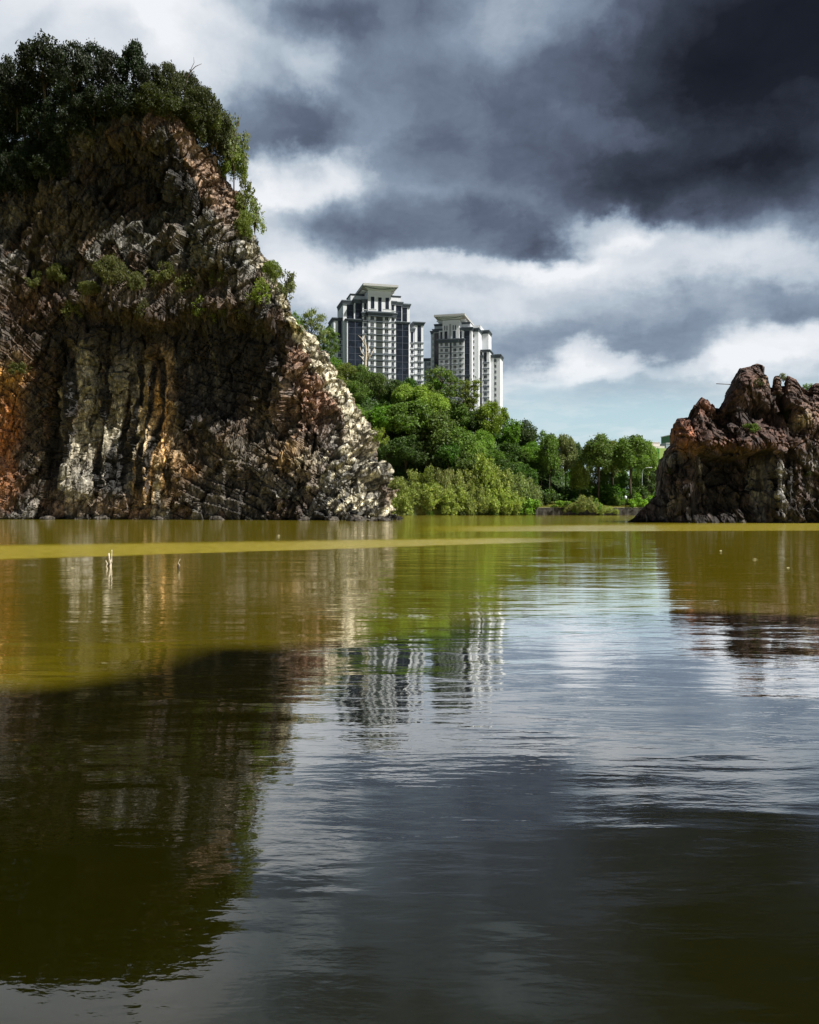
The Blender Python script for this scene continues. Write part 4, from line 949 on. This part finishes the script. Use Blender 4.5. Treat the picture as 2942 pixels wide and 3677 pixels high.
def row(rowname, items, dlo=229, dhi=300):
    items = sorted(items)
    cnt = {}
    for xd, yt, wpx, h, kind, mt in items:
        x, d, z0, hh = on_hill(xd, yt, h, dlo, dhi); i = rg.randrange(4 if kind == 'round' else 3 if kind in ('fluffy', 'tall') else 2)
        key = (kind, mt); cnt[key] = cnt.get(key, 0)+1
        tot = sum(1 for q in items if (q[4], q[5]) == key)
        w_ = wpx*DS/F*d/.92
        if kind == 'layered': w_ = wpx*DS/F*d/1.1
        lab = '%s %s tree, %s' % (ADJ[mt], SHP[kind], rowname)
        if tot > 1: lab = '%s, %s' % (lab, ORD[cnt[key]-1])
        plant(kind+str(i), NAME[kind], (x, d, z0), hh, w_, rg.uniform(0, 6.28), mt, lab, 'tree', 'trees of the wooded hill')
row('hill skyline', [(700, 752, 60, 10, 'fluffy', 'mid'), (728, 762, 60, 10, 'fluffy', 'yell'), (765, 768, 56, 9, 'round', 'mid'), (797, 784, 60, 9, 'fluffy', 'mid'), (832, 800, 56, 9, 'round', 'deep'), (862, 796, 50, 9, 'round', 'deep'),
     (668, 735, 60, 10, 'fluffy', 'mid'), (915, 800, 70, 10, 'layered', 'mid'), (1000, 862, 56, 9, 'round', 'deep'), (1036, 842, 78, 12, 'fluffy', 'yell'), (1082, 880, 56, 10, 'round', 'mid'), (1110, 884, 50, 10, 'round', 'deep'), (1142, 908, 40, 8, 'layered', 'mid'), (975, 850, 56, 9, 'round', 'mid')], 262, 300)
row('upper hill slope', [(715, 790, 60, 9, 'fluffy', 'yell'), (745, 800, 70, 9, 'fluffy', 'mid'), (780, 810, 60, 9, 'round', 'mid'), (820, 822, 60, 9, 'round', 'deep'), (852, 809, 56, 9, 'round', 'lime'), (885, 812, 66, 9, 'round', 'lime'), (918, 828, 64, 9, 'round', 'lime'),
     (950, 848, 70, 10, 'round', 'mid'), (985, 880, 60, 9, 'round', 'mid'), (1015, 905, 56, 9, 'round', 'bright'), (1050, 900, 66, 10, 'round', 'deep'), (1085, 915, 60, 9, 'round', 'deep'), (1120, 930, 60, 9, 'round', 'mid'), (1155, 945, 50, 9, 'round', 'deep')], 240, 285)
row('middle hill slope', [(745, 850, 60, 9, 'fluffy', 'bright'), (775, 865, 56, 9, 'round', 'mid'), (812, 852, 80, 12, 'round', 'mid'), (862, 842, 110, 15, 'round', 'mid'), (920, 868, 110, 15, 'round', 'mid'), (965, 900, 80, 12, 'round', 'mid'), (1000, 930, 60, 10, 'round', 'bright'),
     (1040, 945, 60, 9, 'fluffy', 'mid'), (1075, 930, 60, 9, 'round', 'deep'), (1105, 945, 60, 9, 'layered', 'mid'), (1140, 960, 60, 9, 'round', 'deep')], 232, 262)
row('foot of the hill', [(780, 930, 60, 9, 'round', 'deep'), (815, 925, 70, 10, 'round', 'deep'), (855, 915, 80, 11, 'round', 'deep'), (900, 925, 80, 11, 'round', 'deep'), (945, 930, 80, 11, 'round', 'deep'), (985, 950, 70, 10, 'round', 'mid'), (1020, 965, 60, 9, 'round', 'deep'),
     (1060, 965, 70, 9, 'round', 'deep'), (1100, 975, 66, 9, 'round', 'deep')], 229.5, 243)
# distinctive hill trees
def lone(key, name, xd, yt, yb, wpx, d, mat, label, **kw):
    x, _, zt = P(xd, yt, d); zb = P(xd, yb, d)[2]; g0 = gz(x, d)
    zb = min(zb, g0+.2) if kw.pop('ground', True) else zb
    return plant(key, name, (x, d, zb), zt-zb, wpx*DS/F*d, rg.uniform(0, 6), mat, label, kw.pop('cat', 'tree'), kw.pop('group', None), **kw)
lone('layered0', 'umbrella_tree', 656, 655, 760, 78, 262, 'grey', 'tall airy flat tiered tree against the sky left of the taller tower')
lone('layered1', 'umbrella_tree', 690, 690, 770, 60, 268, 'mid', 'smaller flat tiered tree just behind and right of the airy one')
lone('layered0', 'umbrella_tree', 930, 776, 870, 100, 262, 'mid', 'broad flat tiered tree spreading between the feet of both towers')
lone('layered1', 'umbrella_tree', 985, 798, 880, 70, 264, 'yell', 'sparse yellowish tiered tree before the foot of the shorter tower')
# white dead tree
x, d = P(770, 800, 270)[0], 268.; z0 = gz(x, d); zt = P(770, 708, d)[2]; r = tag(empty('dead_tree', (x, d, z0)), 'bare bleached dead tree in front of the taller tower', 'tree'); H_ = zt-z0
pw = lambda a, b: ((a-770)*DS/F*d, 0, P(a, b, d)[2]-z0)
tube_obj('trunk', [(0, 0, -.5), pw(770, 770), pw(772, 745), pw(771, 725), pw(768, 706)], [.45, .42, .34, .18, .05], DEAD, r)
for q in ([(770, 752), (762, 742), (759, 730)], [(770, 765), (762, 752), (757, 748)], [(771, 762), (782, 748), (790, 732)], [(770, 728), (762, 712), (755, 706)], [(778, 756), (776, 742), (779, 736)], [(772, 742), (776, 735), (777, 727)]):
    tube_obj('branch', [pw(*p) for p in q], [.24, .15, .05], DEAD, r)
# undergrowth covering the hillside
g = np.random.default_rng(3); n = 52000
ux = g.uniform(-75, 75, n); uy = 227+75*g.random(n)**1.2; uz = terrain(ux, uy); m = (uz > 2.9) | (g.random(n) < .25); m &= uz > 1; m &= ~((ux > 22) & (uy < 231)); ux, uy, uz = ux[m], uy[m], uz[m]; n = len(ux)
c_ = np.stack([ux, uy, uz+g.random(n)**2*2.2], 1); nr_ = g.normal(size=(n, 3))*.6+np.array((0, -.3, .8)); nr_ /= np.linalg.norm(nr_, axis=1, keepdims=True); t_ = np.cross(nr_, g.normal(size=(n, 3))); t_ /= np.linalg.norm(t_, axis=1, keepdims=True); b_ = np.cross(nr_, t_); s = (.35+.4*g.random(n))[:, None]
V_ = np.stack([c_-t_*s*.8, c_-b_*s*.5, c_+t_*s*.8, c_+b_*s*.5], 1).reshape(-1, 3); tn = np.repeat((.35+.4*g.random(n))[:, None]*np.ones(3), 4, 0)
tag(mesh_np('undergrowth', V_, np.arange(n*4).reshape(-1, 4), LV['deep'], color=tn), 'dense green undergrowth covering the wooded hillside', kind='stuff')

# willowy shrubs along the shore right of the cliff
WS = [(838, 990, 50, 'olive'), (866, 982, 56, 'olive'), (900, 975, 60, 'yell'), (938, 968, 50, 'olive'), (975, 982, 66, 'olive'), (1022, 948, 66, 'olive'), (1052, 968, 60, 'olive'), (1090, 990, 60, 'grey'), (1112, 1002, 50, 'grey')]
for i, (xd, yt, wpx, mt) in enumerate(WS): lone('willow%d' % (i % 3), 'willow_shrub', xd, yt, 1084, wpx*1.15, 228.5+rg.uniform(0, 2), mt, 'tall %s feathery lakeside shrub, rear row, %s' % (ADJ[mt], ORD[i]), group='feathery shrubs along the shore', cat='shrub')
WF = [(832, 1030, 46, 'olive'), (868, 1012, 62, 'olive'), (915, 1005, 66, 'olive'), (962, 1018, 60, 'olive'), (1000, 1012, 56, 'olive'), (1042, 1016, 62, 'olive'), (1078, 1030, 56, 'olive'), (1108, 1042, 46, 'bright'), (1125, 1052, 26, 'olive')]
for i, (xd, yt, wpx, mt) in enumerate(WF): lone('willow%d' % ((i+1) % 3), 'willow_shrub', xd, yt, 1086, wpx*1.15, 225.6, mt, '%s feathery lakeside shrub, front row, %s' % (ADJ[mt], ORD[i]), group='feathery shrubs along the shore', cat='shrub')
WB = [(830, 1074, 20, 'mid'), (868, 1062, 20, 'pale'), (906, 1074, 18, 'mid'), (950, 1070, 22, 'pale'), (985, 1072, 34, 'pale'), (1040, 1074, 26, 'mid'), (1085, 1072, 30, 'mid')]
for i, (xd, yt, wpx, mt) in enumerate(WB): lone('bush%d' % (i % 2), 'waterside_plant', xd, yt, 1089, wpx, 223.6, mt, '%s broad leaved plant under the feathery shrubs, %s' % ('pale' if mt == 'pale' else 'green', ORD[i]), group='broad leaved plants at the water line', cat='plant')

# park trees on the right shore (zoom coordinates of the park)
def zd(a, b): X, Y = zr(a, b); return X/DS, Y/DS
def park(key, name, a, yt, yb, w_, d, mat, label, **kw):
    xd, t_ = zd(a, yt); _, b_ = zd(a, yb); k = w_*.31304/DS
    return lone(key, name, xd, t_, b_, k, d, mat, label, **kw)
park('tall0', 'shade_tree', 300, 68, 860, 520, 236, 'mid', 'tall straight park tree with a domed crown, leftmost of the tall ones', group='tall park trees')
park('tall1', 'shade_tree', 480, 72, 860, 540, 238, 'grey', 'tall greyer park tree with a pointed crown beside the leftmost lamp', group='tall park trees')
park('tall2', 'shade_tree', 860, 70, 880, 760, 233, 'mid', 'tall park tree with a big domed crown standing alone against the sky', group='tall park trees')
park('tall1', 'shade_tree', 1235, 84, 870, 900, 233, 'mid', 'tallest and widest domed park tree, dark straight trunk', group='tall park trees')
park('tall0', 'shade_tree', 1030, 140, 860, 500, 246, 'yell', 'yellowish tree peeping between the two widest park trees', group='tall park trees')
park('tall2', 'shade_tree', 1420, 150, 860, 560, 245, 'bright', 'bright green park tree half behind the widest one', group='tall park trees')
park('tall2', 'shade_tree', 600, 170, 860, 420, 262, 'deep', 'darker tree behind the gap right of the pointed park tree', group='tall park trees')
park('round1', 'broadleaf_tree', 645, 370, 860, 260, 235, 'yell', 'small yellow green round tree between the pointed and the domed park trees')
for i, (a, yt, w_, d, mt, kd) in enumerate(((180, 330, 300, 250, 'bright', 'fluffy0'), (380, 400, 260, 252, 'mid', 'round1'), (520, 430, 260, 254, 'deep', 'round2'), (760, 400, 300, 250, 'yell', 'fluffy1'), (960, 440, 300, 250, 'mid', 'round3'), (1120, 470, 260, 252, 'deep', 'round0'), (1330, 460, 260, 252, 'mid', 'fluffy2'), (1470, 430, 280, 250, 'deep', 'round1'), (1600, 420, 280, 252, 'mid', 'round2'), (40, 420, 300, 250, 'deep', 'round0'))):
    park(kd, 'broadleaf_tree', a, yt, 880, w_, d, mt, '%s low tree at the rear of the park, %s' % (ADJ[mt], ORD[[1, 2, 3, 4, 5, 6, 7, 8, 9, 0][i]]), group='low trees at the rear of the park')
for i, (a, yt, w_, d, mt) in enumerate(((260, 710, 230, 232, 'deep'), (400, 660, 200, 236, 'mid'), (560, 660, 260, 236, 'deep'), (760, 640, 240, 240, 'mid'), (1030, 600, 300, 234, 'deep'), (1100, 740, 180, 230, 'mid'), (1320, 640, 220, 234, 'deep'), (1440, 560, 260, 236, 'deep'), (900, 640, 200, 241, 'bright'))):
    park('bush%d' % (i % 2), 'park_shrub', a, yt, 880, w_, d, mt, '%s shrub beneath the tall park trees, %s' % (ADJ[mt], ORD[sorted([260, 400, 560, 760, 1030, 1100, 1320, 1440, 900]).index(a)]), group='leafy shrubs beneath the park trees', cat='shrub')
for i, (a, yt, w_, d, mt, yb) in enumerate(((440, 815, 170, 223.5, 'bright', 900), (540, 830, 160, 223.3, 'olive', 960), (700, 745, 260, 223.2, 'olive', 960), (790, 790, 160, 223.4, 'bright', 930), (960, 875, 220, 222.8, 'olive', 985), (1380, 725, 240, 223.5, 'bright', 905), (70, 780, 200, 223.5, 'bright', 985), (620, 860, 120, 222.9, 'mid', 975))):
    park('willow%d' % (i % 3) if mt != 'bright' else 'bush%d' % (i % 2), 'bank_shrub', a, yt, yb, w_, d, mt, ['lime leaved shrub above the left end of the stone wall', 'olive shrub drooping over the wall next to the lime one', 'largest olive shrub hanging over the middle of the stone wall', 'bright bush against the right side of the largest wall shrub', 'low olive shrub hanging down the wall below the domed tree', 'bright green shrub at the wall end beside the rock outcrop', 'bright green bush where the feathery shrubs meet the wall', 'low green tuft on the wall left of the largest wall shrub'][i], cat='shrub', group='shrubs growing over the stone wall', ground=False)
# short sunny grass on the park bank
g = np.random.default_rng(8); n = 9000; ux = g.uniform(x0w-2, x1w+4, n); uy = g.uniform(224.2, 232, n); uz = terrain(ux, uy); s = .10+.22*g.random(n)
V_ = np.stack([np.stack([ux-.06, uy, uz], 1), np.stack([ux+.06, uy, uz], 1), np.stack([ux+g.normal(size=n)*.08, uy-.05, uz+s], 1)], 1).reshape(-1, 3)
GR = simple_mat('dry_grass', (.34, .32, .07), .9, .1, .3, .5)
tag(mesh_np('grass', V_, np.arange(n*3).reshape(-1, 3), GR), 'sunlit yellow green grass on the park bank', kind='stuff')

# ------------------------------------------------------------------ growth on the big cliff
def cl(xd, yt, yb, wpx, key, mat, label, name='cliff_tree', cat='tree', group=None, back=0, **kw):
    p = cliff_at(xd, min(yb, 1090)); d = p.y+back; zt = P(0, yt, d)[2]; zb = P(0, yb, d)[2]; x = P(xd, 0, d)[0]
    h = zt-zb
    return plant(key, name, (x, d+.3, zb-.1*h), h*1.1, wpx*DS/F*d/.9, rg.uniform(0, 6), mat, label, cat, group, **kw)
# skyline trees of the cliff top
TOPS = [(-22, 120, 230, 90, 'round0', 'shade'), (20, 116, 240, 70, 'round1', 'shade'), (92, 74, 230, 112, 'round2', 'shade'), (152, 84, 220, 80, 'fluffy0', 'shade'), (195, 86, 225, 80, 'fluffy1', 'shade'), (235, 106, 230, 66, 'fluffy2', 'shade'),
        (280, 86, 200, 66, 'round3', 'shade'), (318, 132, 235, 66, 'fluffy0', 'shade'), (352, 128, 235, 66, 'fluffy1', 'moss'), (390, 146, 250, 70, 'fluffy2', 'moss'), (422, 176, 270, 64, 'fluffy0', 'moss')]
TL = ['at the picture edge', 'in the dip left of the great dome', 'forming the great dark dome', 'just right of the great dome', 'with thin twigs on top, past the dome', 'between the twiggy one and the knob', 'making the small separate knob', 'in the dip right of the knob', 'left of the bare branch', 'below the bare branch', 'where the skyline falls to the right']
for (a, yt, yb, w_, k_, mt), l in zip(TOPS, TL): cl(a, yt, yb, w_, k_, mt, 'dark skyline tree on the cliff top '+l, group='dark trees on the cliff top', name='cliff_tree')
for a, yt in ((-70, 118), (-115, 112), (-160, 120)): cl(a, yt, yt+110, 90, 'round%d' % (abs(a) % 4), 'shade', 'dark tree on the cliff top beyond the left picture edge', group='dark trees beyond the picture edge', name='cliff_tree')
cnt = 0
rows_ = []
for yb, x0, x1 in ((262, -30, 390), (310, -30, 400), (352, -20, 190), (392, -20, 150), (425, -25, 90)):
    xx = x0
    while xx < x1: rows_.append((xx+rg.uniform(-6, 6), yb+rg.uniform(-8, 8))); xx += rg.uniform(34, 42)
lipf = lambda x: float(np.interp(x, [-300, 0, 60, 90, 150, 180, 260, 370, 420], [440, 435, 425, 400, 350, 318, 285, 272, 285]))
rows_ = [q for q in rows_ if q[1] < lipf(q[0])+4]
for i, (a, yb) in enumerate(rows_):
    s_ = rg.uniform(74, 100)*(.8 if yb > 340 else 1)
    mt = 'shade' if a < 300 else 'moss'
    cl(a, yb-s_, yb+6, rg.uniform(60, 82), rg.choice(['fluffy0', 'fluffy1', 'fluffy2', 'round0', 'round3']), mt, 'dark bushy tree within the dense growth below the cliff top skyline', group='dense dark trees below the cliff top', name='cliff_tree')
# bushes on the right shoulder and flank
for a, yt, yb, w_, k_, mt, l in ((400, 205, 280, 60, 'fluffy0', 'moss', 'green bush at the top of the bare brown flank'), (446, 192, 300, 62, 'willow1', 'moss', 'bush on the shoulder left of the feathery tree'), (492, 208, 345, 58, 'wispy0', 'grey', 'feathery tree leaning out from the cliff shoulder'),
        (462, 262, 350, 60, 'fluffy2', 'moss', 'green bush beneath the feathery tree'), (492, 300, 400, 54, 'fluffy1', 'yell', 'hanging bush on the cliff edge below the feathery tree'), (516, 350, 455, 50, 'wispy0', 'yell', 'hanging bush half way down the cliff shoulder'), (420, 215, 285, 70, 'willow0', 'moss', 'dark bush just above the bare brown flank'), (455, 222, 300, 56, 'fluffy1', 'yell', 'leafy bush between the bare flank and the feathery tree'), (492, 250, 350, 56, 'wispy1', 'grey', 'bush filling the foot of the feathery tree'),
        (536, 408, 480, 46, 'wispy1', 'grey', 'pale wispy bush sticking out furthest over the flank'), (512, 440, 515, 40, 'fluffy2', 'yell', 'olive bush under the outermost wispy one'), (532, 480, 540, 26, 'wispy2', 'moss', 'thin bush at the notch in the flank'),
        (572, 545, 600, 40, 'fluffy0', 'yell', 'yellowish bush on the pale shoulder'), (600, 556, 628, 56, 'wispy0', 'grey', 'sparse pale shrub against the sky above the pale slab'), (622, 650, 690, 30, 'wispy1', 'mid', 'thin shrub on the slab edge beside the airy tree'), (795, 890, 935, 44, 'wispy2', 'yell', 'yellow green shrub sprouting from the lower flank')):
    cl(a, yt, yb, w_, k_, mt, l, name='cliff_shrub', cat='shrub', group='shrubs on the cliff flank')
for a, yt, yb, w_, k_, mt, l in ((232, 535, 618, 70, 'fluffy1', 'sage', 'largest bush on the ledge of the cliff face'), (188, 590, 630, 50, 'fluffy0', 'sage', 'low bush left beneath the largest ledge bush'), (122, 552, 605, 46, 'fluffy2', 'sage', 'dark bush left of the largest ledge bush'), (285, 570, 625, 40, 'fluffy0', 'sage', 'dark bush right of the largest ledge bush'),
        (345, 540, 600, 60, 'wispy0', 'sage', 'thin shrub on the middle of the ledge'), (395, 560, 620, 60, 'wispy1', 'sage', 'thin dull shrub right of the ledge middle'), (430, 610, 668, 50, 'wispy2', 'yell', 'yellowish shrub hanging over the overhang'), (300, 620, 668, 36, 'wispy1', 'sage', 'small dull shrub above the overhang'),
        (490, 625, 670, 50, 'wispy0', 'sage', 'dull shrub at the right part of the overhang lip'), (545, 575, 640, 56, 'wispy1', 'yell', 'olive shrub below the grey blocky patch'), (150, 620, 665, 40, 'wispy2', 'sage', 'small dull shrub at the left end of the ledge'), (75, 560, 610, 40, 'wispy0', 'sage', 'dull shrub on the brown wall near the picture edge'),
        (42, 760, 785, 34, 'bush0', 'sage', 'small green tuft on the orange wall'), (460, 560, 600, 40, 'wispy2', 'sage', 'wispy shrub under the grey upper face')):
    cl(a, yt, yb, w_, k_, mt, l, name='ledge_shrub', cat='shrub', group='shrubs on the cliff ledge', back=-.8)
# bare branch on the skyline
p = cliff_at(395, 200); d = p.y; r = tag(empty('bare_branch', (P(392, 0, d)[0], d, P(0, 180, d)[2])), 'bare forked dead branch sticking up from the cliff top trees', 'branch')
bx = lambda a, b: (P(a, 0, d)[0]-r.location.x, 0, P(0, b, d)[2]-r.location.z)
tube_obj('stem', [bx(388, 200), bx(393, 170), bx(400, 152), bx(412, 140), bx(425, 134)], [.16, .10, .08, .06, .03], BARK, r)
tube_obj('twig', [bx(400, 152), bx(404, 142), bx(409, 132), bx(408, 120)], [.07, .05, .04, .02], BARK, r); tube_obj('twig', [bx(393, 170), bx(389, 158), bx(388, 148)], [.06, .04, .02], BARK, r)
# growth on the rock outcrop
def cg(a, yt, yb, w_, k_, mt, l, back=0.):
    p = crag_at(a, yb); d = p.y+back; f = lambda q: CH+(HY-(1250+q*.43014))/F*d; x = (2200+a*.43014-HX)/F*d; h = f(yt)-f(yb)
    plant(k_, 'rock_shrub', (x, d+.1, f(yb)-.1*h), h*1.1, w_*.43014/F*d/.9, rg.uniform(0, 6), mt, l, 'shrub', 'shrubs on the rock outcrop')
cg(1200, 230, 320, 120, 'wispy0', 'moss', 'dull shrub just under the peak of the rock outcrop'); cg(1430, 195, 270, 110, 'wispy1', 'grey', 'pale see through shrub behind the upright splinters of rock', 2.5)
cg(1625, 275, 370, 110, 'wispy2', 'bright', 'green shrub on the skyline near the picture edge', 1.); cg(1165, 620, 690, 110, 'bush0', 'mid', 'green tuft on the middle of the rock outcrop'); cg(1480, 420, 590, 90, 'wispy1', 'moss', 'dull growth in the vertical crack of the rock outcrop')
cg(1650, 960, 1080, 130, 'wispy0', 'moss', 'dull growth low on the right part of the rock outcrop'); cg(480, 980, 1050, 50, 'wispy2', 'moss', 'small tuft on the grey left shoulder of the rock outcrop')
